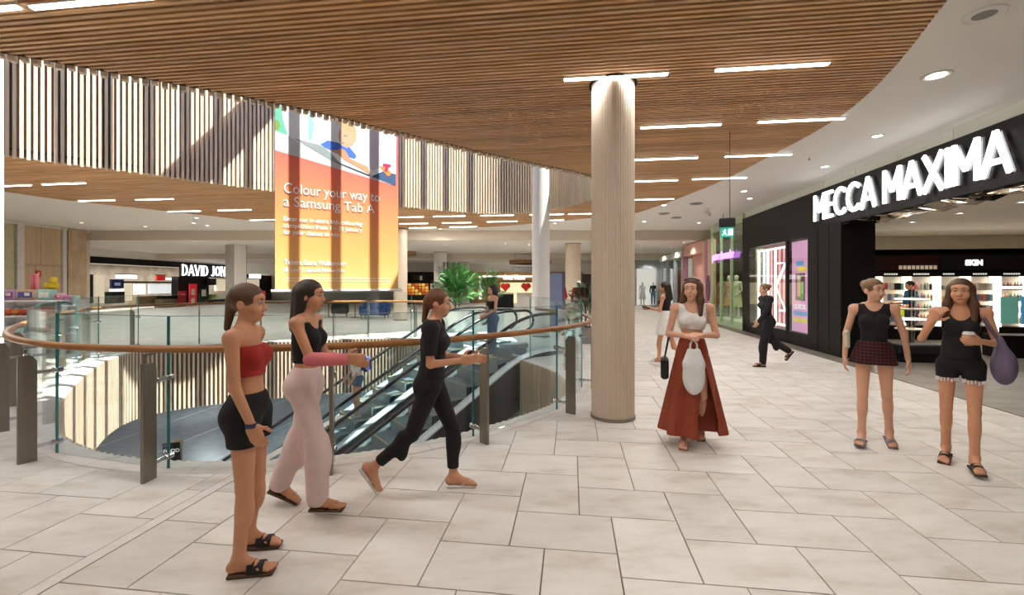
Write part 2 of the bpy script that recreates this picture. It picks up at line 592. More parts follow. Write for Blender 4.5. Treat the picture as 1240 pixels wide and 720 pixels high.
# pale stone border round the opening, pieces about 1 m long
bi, bo = offs(VO, VON, 0.0), offs(VO, VON, BAND + .02)
for k in range(0, len(VO) - 1, 10):
    e = min(k + 10, len(VO) - 1)
    ins = [bi[i] for i in range(k, e + 1)]
    out = [bo[i] for i in range(k, e + 1)]
    ins[-1] = ins[-1].lerp(ins[-2], .04); out[-1] = out[-1].lerp(out[-2], .04)
    mb = MB()
    n_ = len(ins)
    V3 = [(p.x, p.y, .004) for p in ins] + [(p.x, p.y, .004) for p in out] + [(p.x, p.y, -.03) for p in ins] + [(p.x, p.y, -.03) for p in out]
    fs_ = []
    for i in range(n_ - 1):
        fs_ += [(i, n_ + i, n_ + i + 1, i + 1), (2 * n_ + i, i, i + 1, 2 * n_ + i + 1), (n_ + i, 3 * n_ + i, 3 * n_ + i + 1, n_ + i + 1)]
    mb.add(V3, fs_).build('border_stone', stone_band, floor)
# narrow inlaid joint strip in the floor
sa, sb = Vector(G(36, 719)), Vector(G(183, 632))
sd = E1
sl = sa - sd * 3
for w_, z_, m_ in ((.104, .0012, grout), (.09, .0022, stone_band)):
    mb = MB()
    c = sl + sd * 3.3
    mb.box((c.x, c.y, z_ / 2), (w_, 6.0, z_), -YAW)
    tag(mb.build('trim_1' if m_ is stone_band else 'trim_2', m_), 'narrow inlaid strip crossing the floor tiles', kind='structure')
# floors of the right-hand shops and threshold
grey_tile = tile_material('grey_shop_tile', '#8b8378', '#7f776c', '#6f675d', .35)
mb = MB()
for s0 in np.arange(-12, 34, 1.2):
    for w0 in (-.38, .42, 1.22, 2.02, 2.82, 3.62, 4.42, 5.22, 6.02, 6.82, 7.62, 8.42, 9.22):
        p = RS(s0 + .6, w0 + .4)
        if s0 > 5 and w0 > 1: continue
        mb.box((p.x, p.y, -.006), (.793, 1.193, .016), -YAW)
shop_floor = struct(mb.build('floor_shop', grey_tile))

# ------------------------------------------------------------------ slab edge and void lining (timber slats, 1.6 m deep)
ZV = -1.62
lining = struct(wall_strip(offs(VO, VON, .05), ZV, -.012, flip=True).build('wall_void', ring_back))
slatm = MB().box((0, 0, ZV / 2 - .0), (.045, .07, -ZV - .004)).mesh('void_slat', ring_wood)
SL = resample(VO, .1)
SLN = normals(SL)
def vis_key(p): return p.y
sl = sorted(range(len(SL)), key=lambda i: (0 if (SL[i].y > 5.2) else 1, SL[i].y))
rest = MB()
for c_, i in enumerate(sl):
    p, n = SL[i], SLN[i]
    rz = math.atan2(n.y, n.x) - math.pi / 2
    q = p - n * .0
    if c_ < 290:
        inst('void_slat', slatm, lining, (q.x, q.y, 0), rz)
    else:
        rest.box((q.x, q.y, ZV / 2), (.045, .07, -ZV - .004), rz)
if rest.v: tag(rest.build('void_slats_near', ring_wood_i, lining), kind='stuff')
# ------------------------------------------------------------------ lower level
low_grey = tile_material('lower_floor_stone', '#7f8082', '#747578', '#626366', .3)
ZL = -5.2
lo = MB().box((-4, 12, ZL - .1), (52, 52, .2)).build('floor_lower', low_grey)
struct(lo)
for k, x in enumerate(np.arange(-24, 20, 3.0)):
    mb = MB().box((x, 14, ZL + .002), (.05, 46, .004), -YAW)
    tag(mb.build('trim_%d' % (10 + k), pm('lower_joint', '#b9babb', .4)), 'pale joint line in the lower floor', kind='structure')
struct(ring_mesh(offs(VO, VON, .05), rect_poly(XMIN, XMAX, YMIN, YMAX), ZV, up=False).build('ceiling_lower', ceil_white))
for nm, c, d in (('wall_lower_far', (-3, 38, -3.4), (54, .3, 3.6)), ('wall_lower_left', (-29, 18, -3.4), (.3, 52, 3.6)), ('wall_lower_right', (22, 18, -3.4), (.3, 52, 3.6)), ('wall_lower_near', (-3, -7.8, -3.4), (54, .3, 3.6))):
    struct(MB().box(c, d).build(nm, pm('lower_wall', '#b8b4ad', .7)))
# ------------------------------------------------------------------ ceilings
struct(ring_mesh(TO, rect_poly(XMIN, XMAX, YMIN, 21.3), ZC, up=False).build('ceiling', ceil_white))
struct(wall_strip(TO, ZC, ZC + .2, True).build('trim_3', ceil_white))
struct(MB().box((-3, 21.27, ZC - .225), (54, .1, .455)).build('trim_4', bulk_tan))
struct(MB().box((-3, 26.2, 3.72), (54, 9.8, .08)).build('ceiling_far', ceil_white))
struct(MB().box((-3, 30.97, 3.515), (54, .1, .37)).build('trim_5', bulk_tan))
struct(MB().box((-3, 38.5, 3.38), (54, 15, .08)).build('ceiling_farther', ceil_white))
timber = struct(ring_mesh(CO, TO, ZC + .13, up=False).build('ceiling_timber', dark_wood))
timber['label'] = 'timber slat ceiling disc with an open void'
def crossings(poly, c0):
    """x positions (along E2) where the line at distance c0 along E1 crosses the outline"""
    xs = []
    n = len(poly)
    for i in range(n):
        a, b = poly[i], poly[(i + 1) % n]
        ya, yb = a.dot(E1) - c0, b.dot(E1) - c0
        if (ya > 0) != (yb > 0):
            t = ya / (ya - yb)
            xs.append(a.dot(E2) * (1 - t) + b.dot(E2) * t)
    return sorted(xs)
COB = offs(CO, normals(CO, True), .07)
segs = []
PITCH = .080
for k in range(-45, 330):
    c0 = k * PITCH
    A, B = crossings(TO, c0), crossings(COB, c0)
    if len(A) < 2: continue
    pieces = [(A[0], A[-1])]
    if len(B) >= 2: pieces = [(A[0], B[0]), (B[-1], A[-1])]
    for a, b in pieces:
        if b - a > .1: segs.append((c0, a, b))
def seg_key(s_):
    c0, a, b = s_
    m = E1 * c0 + E2 * ((a + b) / 2)
    ends = [E1 * c0 + E2 * a, E1 * c0 + E2 * b]
    y = max(p.y for p in ends + [m])
    return y if y > 3.8 else 500 - y
segs.sort(key=seg_key)
rest = MB()
for n_, (c0, a, b) in enumerate(segs):
    m = E1 * c0 + E2 * ((a + b) / 2)
    if n_ < 298 and seg_key((c0, a, b)) < 100:
        mb = MB().box((0, 0, .06), (b - a, .041, .12))
        inst('ceiling_slat', mb.mesh('ceiling_slat', slat_wood), timber, (m.x, m.y, ZC), -YAW)
    else:
        rest.box((m.x, m.y, ZC + .06), (b - a, .041, .12), -YAW)
if rest.v: tag(rest.build('ceiling_slats_beyond', slat_wood_i, timber), kind='stuff')
# fascia of the upper opening: vertical timber slats on a dark wall
CON = normals(CO, True)
fascia = struct(wall_strip(offs(CO, CON, .05), ZC - .0, 7.6, True, flip=True).build('wall_fascia', ring_back))
fascia['label'] = 'curved fascia of vertical pale timber slats round the upper void'
FS = resample(CO, .095, True)
FSN = normals(FS, True)
fsm = MB().box((0, 0, 1.5), (.054, .085, 3.0)).mesh('fascia_slat', ring_wood)
order = sorted(range(len(FS)), key=lambda i: (0 if FS[i].y > 8 or FSN[i].y < -.2 else 1, FS[i].y))
rest = MB()
for c_, i in enumerate(order):
    p, n = FS[i], FSN[i]
    rz = math.atan2(n.y, n.x) - math.pi / 2
    dz = -.05 if i % 2 else -.03
    if c_ < 298: inst('fascia_slat', fsm, fascia, (p.x, p.y, ZC + dz), rz)
    else: rest.box((p.x, p.y, ZC + 1.5 + dz), (.054, .085, 3.0), rz)
if rest.v: tag(rest.build('fascia_slats_beyond', ring_wood_i, fascia), kind='stuff')
# skylight glazing bars above the opening
skyl = thing('skylight', 'steel skylight frame over the upper void', 'skylight', (-4, 9.5, 7.6), math.atan2(.10, -.32))
skyl['kind'] = 'structure'
for k in range(-16, 17):
    MB().box((0, k * .60, .0), (18, .16, .12)).build('skylight_bar', white, skyl)
for k in (-3.4, 2.6):
    MB().box((k, 0, .12), (.35, 20, .25)).build('skylight_beam', white, skyl)

# ------------------------------------------------------------------ enclosing walls
wall_m = pm('wall_paint', '#cfc9bf', .7, var=.02, scale=1)
for nm, c, d in (('wall_left', (-29.9, 19, 2), (.2, 54, 4.4)), ('wall_rear', (-3, -7.9, 2), (54, .2, 4.4)), ('wall_right', (23.9, 19, 2), (.2, 54, 4.4)), ('wall_far', (-3, 45.9, 2), (54, .2, 4.4))):
    struct(MB().box(c, d).build(nm, wall_m))

# ------------------------------------------------------------------ lamps of the place; those on the lower level are added
def lamp_area(parent, loc, sx, sy, w, col=(1, .975, .945), rot=(0, 0, 0), spread=None):
    d = bpy.data.lights.new('lamp', 'AREA')
    d.shape = 'RECTANGLE'
    d.size, d.size_y, d.energy, d.color = sx, sy, w, col
    if spread: d.spread = spread
    o = bpy.data.objects.new('lamp', d)
    o.location, o.rotation_euler = loc, rot
    if parent: o.parent = parent
    return link(o)
lin_body = MB().box((0, 0, .02), (1.22, .062, .05)).mesh('housing', white)
lin_dif = MB().box((0, 0, -.012), (1.2, .05, .014)).mesh('diffuser', lamp_white)
def linear_light(x, y, z, label, group, w=LINEAR_W):
    t = thing('linear_light', label, 'light', (x, y, z), -YAW, group)
    inst('housing', lin_body, t)
    inst('diffuser', lin_dif, t)
    lamp_area(t, (0, 0, -.03), 1.2, .05, w)
ORD = ['first', 'second', 'third', 'fourth', 'fifth', 'sixth', 'seventh', 'eighth', 'ninth', 'tenth', 'eleventh', 'twelfth', 'thirteenth', 'fourteenth', 'fifteenth', 'sixteenth', 'seventeenth', 'eighteenth', 'nineteenth', 'twentieth', 'twenty-first', 'twenty-second', 'twenty-third', 'twenty-fourth', 'twenty-fifth', 'twenty-sixth', 'twenty-seventh', 'twenty-eighth', 'twenty-ninth', 'thirtieth', 'thirty-first', 'thirty-second', 'thirty-third']
LA = 'white linear light strip in the slat ceiling above and behind the viewer'
walk = [(745, 91, 'bright linear light strip just above the head of the fluted column'), (934, 79, 'linear light strip in the front row, towards the shop sign'), (824, 151, 'linear light strip in the second row, close to the fluted column'), (970, 144, 'linear light strip in the second row, towards the shop sign'), (806, 191, 'linear light strip in the third row, close to the fluted column'), (918, 187, 'linear light strip in the third row, towards the shop sign'), (789, 218, 'linear light strip in the fourth row, close to the fluted column'), (871, 215, 'linear light strip in the fourth row, towards the shop sign'), (790, 240.5, 'linear light strip in the last row beside the fluted column'), (110, 0, 'longer linear light strip cut by the top edge of the view'), (-46, 12, 'short end of a linear light strip in the top corner')]
for px, py, lb in walk:
    x, y = G(px, py, ZC)
    linear_light(x, y, ZC - .012, lb, 'linear ceiling lights over the walkway')
for n_, (px, py) in enumerate(sorted(((12, 224), (77, 221.5), (117, 242), (187, 240.5), (223, 255), (284, 253.5), (320, 265.5), (494, 262), (544, 261), (602, 260), (662, 259), (501, 270), (553, 269), (608, 267.5), (664, 266), (512, 275), (561, 274), (709, 258), (400, 262), (440, 268), (370, 255)))):
    x, y = G(px, py, ZC)
    linear_light(x, y, ZC - .012, '%s linear light strip from the left in the timber band beyond the void' % ORD[n_], 'linear ceiling lights beyond the void')
for x, y in ((-3, 1.2), (.6, 2.4), (-6, 2.6), (-8.5, 1.5), (2.0, 3.0), (-2.2, 3.4), (-1, -.6)):
    linear_light(x, y, ZC - .012, LA, 'linear ceiling lights behind the viewer')
dl_ring = MB().lathe([(.062, 0), (.1, 0), (.1, -.012), (.085, -.018), (.062, -.006)], n=20).mesh('trim_ring', white)
dl_dif = MB().lathe([(.0, -.004), (.066, -.004), (.066, -.008), (0, -.008)], n=16).mesh('diffuser', pm('downlight_glow', '#fff6e8', emit=14.0, var=0))
def downlight(x, y, z, label, group, w=DOWN_W, big=1.0, spot=True):
    t = thing('downlight', label, 'light', (x, y, z), 0, group)
    t.scale = (big, big, 1)
    inst('trim_ring', dl_ring, t)
    inst('diffuser', dl_dif, t)
    if spot:
        d = bpy.data.lights.new('lamp', 'SPOT')
        d.energy, d.spot_size, d.spot_blend, d.shadow_soft_size, d.color = w, R(140), .8, .08, (1, .968, .92)
        o = bpy.data.objects.new('lamp', d)
        o.location = (0, 0, -.03)
        o.parent = t
        link(o)
DL1 = 'round white recessed downlight in the plaster ceiling beside the shop fronts'
DL2 = 'small round recessed downlight in the far white plaster ceiling'
for px, py, lb in ((1134, 91, 'large round bright downlight in the plaster near the shop sign'), (901, 231, 'round downlight above the neon window in the plaster'), (804, 248, 'round downlight just past the timber ceiling edge'), (780, 268, 'round downlight in the plaster right beside the fluted column')):
    x, y = G(px, py, ZC)
    downlight(x, y, ZC, lb, 'downlights along the shop fronts', DOWN_W * 1.6, 1.5 if px > 1100 else 1.1)
for x, y in ((4.4, 2.4), (5.3, .2), (6.1, 7.6), (6.6, 9.6), (3.2, .2), (6.9, 13.2), (4.9, 20.3), (7.6, 18.5), (-15.5, 10), (-17, 14), (-18, 6), (-15, 3), (-13, 18.6), (-17.5, 18.5)):
    downlight(x, y, ZC, DL1 if x > 0 else 'round recessed downlight in the plaster ceiling near the product kiosk', 'downlights along the shop fronts' if x > 0 else 'downlights by the kiosk', DOWN_W * 1.6)
for n_, (px, py, z) in enumerate(sorted(((850, 285, ZC), (828, 293, 3.68), (812, 299.5, 3.68), (798, 304.6, 3.68), (788, 314.7, 3.34), (176, 274, ZC), (251, 272.5, ZC), (238, 263.5, ZC), (177, 293.6, 3.68), (242, 292, 3.68), (236, 300, 3.68), (307, 283, ZC), (672, 270, ZC), (522, 283.5, ZC), (585, 283, ZC), (533, 277, ZC), (540, 296, 3.68), (557, 302, 3.68), (571, 306, 3.68), (612, 295, 3.68), (620, 301, 3.68), (627, 305, 3.68), (501, 303, 3.68), (515, 320, 3.34), (580, 316, 3.34), (592, 319, 3.34), (640, 296, 3.68), (690, 300, 3.68), (735, 296, 3.68), (420, 296, 3.68), (360, 296, 3.68), (300, 306, 3.34)))):
    for z in (ZC, 3.68, 3.34):
        x, y = G(px, py, z)
        if (z == ZC and y < 21.2) or (z == 3.68 and 21.5 < y < 30.9) or (z == 3.34 and 31.2 < y < 44): break
    else: continue
    downlight(x, y, z, '%s small round downlight from the left in the far plaster ceiling' % ORD[n_], 'downlights in the far ceiling', DOWN_W * 5.5)
for x, y in ((-10, -3), (-2, -5), (4, -4), (-14, -4), (-20, 0), (-22, 12), (-21, 18)):
    downlight(x, y, ZC, 'round recessed downlight in the plaster ceiling near the product kiosk' if x < -12 else DL1, 'downlights by the kiosk' if x < -12 else 'downlights along the shop fronts', DOWN_W * 2)
# area lamps without fittings, added to brighten the lower level
for x, y in ((-14, 16), (-8, 20), (-2, 18), (-16, 24), (-8, 27), (2, 22), (-3, 1), (-9, 3), (5, 6)):
    d = bpy.data.lights.new('lamp', 'AREA')
    d.size, d.energy, d.color = 1.2, 190, (.93, .97, 1)
    o = bpy.data.objects.new('lamp', d)
    o.location = (x, y, ZV - .05)
    link(o)
# ------------------------------------------------------------------ lettering
def text_part(name, body, size, mat, parent, loc=(0, 0, 0), rot=(math.pi / 2, 0, 0), ext=.003, bold=0.0, align='LEFT', sx=1.0, width=None, space=1.0):
    cu = bpy.data.curves.new(name, 'FONT')
    cu.body, cu.size, cu.extrude, cu.offset, cu.align_x = body, size, ext, bold, align
    cu.space_character = space
    cu.resolution_u = 3
    t = bpy.data.objects.new(name, cu)
    link(t)
    me = bpy.data.meshes.new_from_object(t)
    bpy.data.objects.remove(t, do_unlink=True)
    bpy.data.curves.remove(cu)
    me.materials.clear()
    me.materials.append(mat)
    if width and len(me.vertices):
        xs = [v.co.x for v in me.vertices]
        k = width / (max(xs) - min(xs))
        for v in me.vertices: v.co.x *= k
    o = inst(name, me, parent, loc, rot=rot)
    o.scale = (sx, 1, 1)
    return o
def arc(cx, cz, rx, rz, a0, a1, n=14):
    return [(cx + rx * math.cos(R(a0 + (a1 - a0) * i / n)), cz + rz * math.sin(R(a0 + (a1 - a0) * i / n))) for i in range(n + 1)]
GLY = {  # width, strokes in a unit-high cell
    'M': (.86, [[(.06, 0), (.06, 1)], [(.06, .97), (.43, .32), (.80, .97)], [(.80, 1), (.80, 0)]]),
    'E': (.58, [[(.06, 0), (.06, 1)], [(.06, .95), (.52, .95)], [(.06, .5), (.46, .5)], [(.06, .05), (.52, .05)]]),
    'C': (.82, [arc(.47, .5, .41, .45, 45, 315)]),
    'A': (.84, [[(.03, 0), (.42, .99)], [(.42, .99), (.81, 0)], [(.2, .3), (.64, .3)]]),
    'X': (.78, [[(.04, 0), (.74, 1)], [(.04, 1), (.74, 0)]]),
    'I': (.2, [[(.1, 0), (.1, 1)]]),
    'D': (.78, [[(.08, 0), (.08, 1)], [(.08, .97)] + arc(.3, .5, .4, .47, 90, -90) + [(.08, .03)]]),
    'V': (.8, [[(.03, 1), (.4, .02)], [(.4, .02), (.77, 1)]]),
    'J': (.5, [[(.34, 1), (.34, .2)] + arc(.18, .2, .16, .18, 0, -150)]),
    'O': (.86, [arc(.43, .5, .36, .46, 0, 360, 24)]),
    'N': (.84, [[(.1, 0), (.1, 1)], [(.1, 1), (.74, 0)], [(.74, 0), (.74, 1)]]),
    'S': (.62, [arc(.31, .73, .24, .23, 20, 270) + arc(.31, .26, .24, .23, 90, -160)]),
}
def glyph(ch, h, t, depth, thin=None, serif=False):
    """letter standing in the xz plane, extruded in y"""
    w, strokes = GLY[ch]
    mb = MB()
    for st in strokes:
        for a, b in zip(st, st[1:]):
            ax, az, bx, bz = a[0] * h, a[1] * h, b[0] * h, b[1] * h
            L_ = math.hypot(bx - ax, bz - az)
            an = math.atan2(bz - az, bx - ax)
            tt = t
            if thin is not None:
                up = (bz - az) * (bx - ax) > 0
                if ch in 'AVX' and (up if ch != 'X' else up): tt = thin
                if ch in 'MN' and abs(bx - ax) < 1e-6: tt = thin if (ch == 'N' or ax < .3 * h) else t
                if ch in 'E' and abs(bz - az) < 1e-6: tt = thin
                if ch in 'DOCJS' and abs(bz - az) < abs(bx - ax) * .8: tt = thin
            mb.box(((ax + bx) / 2, 0, (az + bz) / 2), (L_ + tt * (.25 if len(st) < 6 else .3), depth, tt), ry=-an)
    if serif:
        xs = [p for st in strokes for p in (st[0], st[-1]) if p[1] in (0, 1) or p[1] < .03]
        for p in xs:
            mb.box((p[0] * h, 0, (p[1] if p[1] > .5 else 0) * h + (-.02 * h if p[1] > .5 else .02 * h)), (.26 * h, depth, .045 * h))
    return mb, w * h

# ------------------------------------------------------------------ columns
def column(name, label, x, y, r, z0, z1, mat, n_fl=0, group=None, collar=True, cat='column'):
    t = thing(name, label, cat, (x, y, z0), 0, group)
    mb = MB()
    n = n_fl * 6 if n_fl else 40
    pts, fs_ = [], []
    for zz in (0, z1 - z0):
        for k in range(n):
            a = 2 * math.pi * k / n
            rr = r
            if n_fl:
                ph = (k % 6)
                rr = r * (1 - .028 * (1 if ph in (1, 5) else 1.0 if ph in (0,) else 0))
            pts.append((rr * math.cos(a), rr * math.sin(a), zz))
    fs_ = [(k, (k + 1) % n, n + (k + 1) % n, n + k) for k in range(n)] + [tuple(range(2 * n - 1, n - 1, -1))[::-1]]
    mb.add(pts, fs_)
    mb.build('shaft', mat, t)
    if collar:
        MB().lathe([(r + .004, 0), (r + .012, 0), (r + .012, .035), (r + .004, .035)], n=40).build('base_collar', steel, t)
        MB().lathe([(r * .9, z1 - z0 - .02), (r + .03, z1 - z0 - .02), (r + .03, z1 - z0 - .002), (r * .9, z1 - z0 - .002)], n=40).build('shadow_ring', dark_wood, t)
    return t
beige = pm('fluted_column_paint', '#d8c9b4', .62, var=.03, scale=4)
cx_, cy_ = 1.25, 5.64
column('fluted_column', 'large cream fluted column at the end of the glass balustrade', cx_, cy_, .262, 0, ZC, beige, 56)
column('round_column', 'tall smooth white column rising through the void by the escalator landing', XA(655, 14.2), 14.2, .275, 0, 7.5, white)
column('round_column', 'cream round column behind the mannequin in a red jacket', XA(694, 23.2), 23.2, .39, 0, 3.68, beige)
column('round_column', 'slim pale round column right of the orange banner edge', XA(485, 20.5), 20.5, .3, 0, 4.1, beige)
column('round_column', 'distant pale column left of the palm planter', XA(533, 29.5), 29.5, .4, 0, 3.68, white)
column('round_column', 'farthest slim white column beside the timber shop front', XA(563, 36.5), 36.5, .36, 0, 3.34, white)
column('round_column', 'bright white column at the left edge of the view', -7.63, 6.42, .31, 0, 7.5, white)
t = thing('square_column', 'grey and white square column in front of the department store sign', 'column', (XA(286, 24.0), 24.0, 0), R(-30))
MB().box((0, 0, 1.84), (.72, .72, 3.68)).build('shaft', pm('grey_column', '#aaa59c', .6), t)
MB().box((.37, 0, 1.84), (.02, .6, 3.66)).build('facing', white, t)
MB().box((0, 0, .06), (.76, .76, .12)).build('plinth', steel, t)

# ------------------------------------------------------------------ glass balustrade round the void
bal = thing('balustrade', 'glass balustrade with timber handrail and bronze posts round the void', 'balustrade')
HP = offs(VO, VON, .36)
HR = resample(HP, .12)
MB().tube([(p.x, p.y, 1.095) for p in HR], .043, 10, sx=1.0, sz=.75).build('handrail', rail_wood, bal, smooth=True)
target = Vector(G(185, 580))
acc = [0.0]
PP = offs(VO, VON, .41)
for a, b in zip(PP, PP[1:]): acc.append(acc[-1] + (b - a).length)
k0 = min(range(len(PP)), key=lambda i: (PP[i] - target).length)
marks = [acc[k0] + 1.49 * k for k in range(-30, 30)]
marks = [m for m in marks if .35 < m < acc[-1] - .35]
def at_arc(m):
    k = max(i for i in range(len(acc)) if acc[i] <= m)
    k = min(k, len(acc) - 2)
    return k, (m - acc[k]) / (acc[k + 1] - acc[k])
post_poly = [(.345, .0), (.475, .0), (.475, .985), (.385, .985), (.345, .93)]
pm_ = MB()
m_pts = [(x, -.014, z) for x, z in post_poly] + [(x, .014, z) for x, z in post_poly]
pm_.add(m_pts, [(0, 1, 2, 3, 4), (9, 8, 7, 6, 5)] + [(i, i + 5, (i + 1) % 5 + 5, (i + 1) % 5) for i in range(5)])
pm_.box((.45, 0, 1.02), (.012, .012, .09)); pm_.box((.40, 0, 1.055), (.11, .02, .012))
post_me = pm_.mesh('post', steel)
cl = MB()
cl.box((.28, 0, 0), (.16, .022, .03)); cl.cyl((.215, 0, 0), (.165, 0, 0), .026, n=12); cl.cyl((.245, 0, 0), (.225, 0, 0), .026, n=12)
clamp_me = cl.mesh('glass_clamp', chrome)
nodes = []
for m in marks:
    k, f = at_arc(m)
    p = VO[k].lerp(VO[min(k + 1, len(VO) - 1)], f)
    n = VON[k]
    rz = math.atan2(n.y, n.x)
    po = inst('post', post_me, bal, (p.x, p.y, 0), rz)
    for z in (.82, .13): inst('glass_clamp', clamp_me, po, (0, 0, z))
    t_ = Vector((-n.y, n.x))
    nodes.append((p + n * .205, t_))
ends = [(offs(VO, VON, .205)[0], None)] + nodes + [(offs(VO, VON, .205)[-1], None)]
pts_ = [ends[0][0] + Vector((0, 0))] + [p for p, _ in nodes] + [ends[-1][0]]
for a, b in zip(pts_, pts_[1:]):
    d = (b - a)
    L_ = d.length - .014
    if L_ < .15: continue
    c = (a + b) / 2
    rz = math.atan2(d.y, d.x)
    g = MB().box((0, 0, .69), (L_, .017, 1.34)).build('glass_panel', bal_glass, bal, loc=(c.x, c.y, 0), rz=rz)
    e = MB()
    for sgn in (-1, 1): e.box((sgn * (L_ / 2 + .001), 0, .69), (.003, .019, 1.34))
    e.box((0, 0, 1.362), (L_, .019, .004))
    e.build('glass_edge', glass_edge, g)

# ------------------------------------------------------------------ escalators
TANE = .56
def smin(a, b, k):
    h = max(k - abs(a - b), 0) / k
    return min(a, b) - h * h * k / 4
def zl(s): return -smin(-smin(0, -TANE * (s + .2), .35), -ZL, .35)
esc_side = pm('escalator_side_panel', '#23262c', .35, var=.06)
esc_deck = pm('escalator_deck', '#eef3f6', .3, .3, var=.04, scale=20)
step_m = pm('escalator_step', '#a3a9b0', .42, .5, var=.12, scale=60, stretch=(.2, 4, 1))
yellow = pm('safety_yellow', '#c9a83a', .6)
esc_glass = glass('escalator_glass', (.90, .965, .975), .04)
SB, SE = -1.35, 10.5
step_mesh = MB().box((.2, 0, -.012), (.4, 1.0, .024)).box((-.012, 0, .1), (.024, 1.0, .2)).mesh('step', step_m)
for_rib = MB()
for k in range(24): for_rib.box((.2, -.48 + k * .0417, .004), (.39, .016, .008))
rib_mesh = for_rib.mesh('tread_ribs', pm('step_rib', '#9aa0a6', .4, .6))
edge_mesh = MB().box((.385, 0, .003), (.02, 1.0, .01)).box((.2, .485, .003), (.4, .02, .01)).box((.2, -.485, .003), (.4, .02, .01)).mesh('safety_edge', yellow)
def escalator(label, tc):
    p = LP0 + ESN * tc
    E = thing('escalator', label, 'escalator', (p.x, p.y, 0), math.atan2(ESU.y, ESU.x), 'pair of escalators in the void')
    ss = [SB + (SE - SB) * i / 90 for i in range(91)]
    for side in (-1, 1):
        y = side * .66
        mb = MB()
        n = len(ss)
        tops = [(s, zl(s) + .10) for s in ss]
        bots = [(s, max(zl(s) - .95, ZL - .02) if s > -.3 else -.25 - .9 * max(0, (s + .9)) if s > -.9 else -.25) for s in ss]
        V3 = [(s, y + side * .10, z) for s, z in tops] + [(s, y + side * .10, z) for s, z in bots] + [(s, y + side * .04, z) for s, z in tops] + [(s, y + side * .04, z) for s, z in bots]
        fs_ = []
        for i in range(n - 1):
            for A, B in ((0, 1), (2, 3)):
                f = (A * n + i, A * n + i + 1, B * n + i + 1, B * n + i)
                fs_.append(f if (side < 0) == (A == 0) else f[::-1])
            f = (n + i, n + i + 1, 3 * n + i + 1, 3 * n + i)
            fs_.append(f)
        mb.add(V3, fs_).build('side_panel', esc_side, E)
        mb = MB()
        V3 = []
        for s in ss:
            z = zl(s) + .10
            V3 += [(s, y - .085, z), (s, y + .13 * side if side > 0 else y + .085, z), (s, y + .13 if side > 0 else y + .085, z + .035), (s, y - .085 if side > 0 else y - .13, z + .035)]
        fs_ = []
        for i in range(n - 1):
            for k in range(4):
                l = (k + 1) % 4
                fs_.append((i * 4 + k, i * 4 + l, i * 4 + 4 + l, i * 4 + 4 + k))
        mb.add(V3, fs_).build('deck', esc_deck, E)
        # inner skirt
        mb = MB()
        V3 = [(s, side * .525, zl(s) + .11) for s in ss] + [(s, side * .525, zl(s) - .3) for s in ss]
        mb.add(V3, [(i, i + 1, n + i + 1, n + i) for i in range(n - 1)]).build('skirt', pm('escalator_skirt', '#aeb6bb', .3, .8), E)
        # glass panels
        gs = [SB + .15 + k * 1.3 for k in range(10)]
        for a, b in zip(gs, gs[1:]):
            q = [a + .006 + (b - a - .012) * i / 8 for i in range(9)]
            mb = MB()
            V3 = [(s, y - .005, zl(s) + .135) for s in q] + [(s, y - .005, zl(s) + .93) for s in q] + [(s, y + .005, zl(s) + .135) for s in q] + [(s, y + .005, zl(s) + .93) for s in q]
            fs_ = []
            for i in range(8):
                fs_ += [(i, i + 1, 10 + i, 9 + i), (18 + i + 1, 18 + i, 27 + i, 27 + i + 1), (9 + i, 10 + i, 28 + i, 27 + i)]
            mb.add(V3, fs_).build('glass_panel', esc_glass, E)
        path = [(s, y, zl(s) + .95) for s in ss]
        top = [(SB - .28 * math.sin(R(a)), y, .95 - .26 + .26 * math.cos(R(a))) for a in range(170, 0, -20)]
        bot = [(SE + .28 * math.sin(R(a)), y, ZL + .95 - .26 + .26 * math.cos(R(a))) for a in range(20, 180, 20)]
        MB().tube(top + path + bot, .036, 8).build('handrail', rubber, E, smooth=True)
    s, k = -.15, 0
    nst = int(5.2 / (TANE * .4)) + 1
    for k in range(-1, nst):
        st = inst('step', step_mesh, E, (k * .4 - .0, 0, -TANE * .4 * max(k, 0) - .02))
        inst('tread_ribs', rib_mesh, st)
        inst('safety_edge', edge_mesh, st)
    MB().box((-1.1, 0, -.02), (1.5, 1.04, .05)).build('floor_plate', alu, E)
    MB().box((SE - .4, 0, ZL + .03), (1.6, 1.04, .05)).build('floor_plate', alu, E)
    return E
escalator('near escalator with dark side panel descending into the void', .85)
escalator('far escalator of the pair, behind the near one', 2.87)

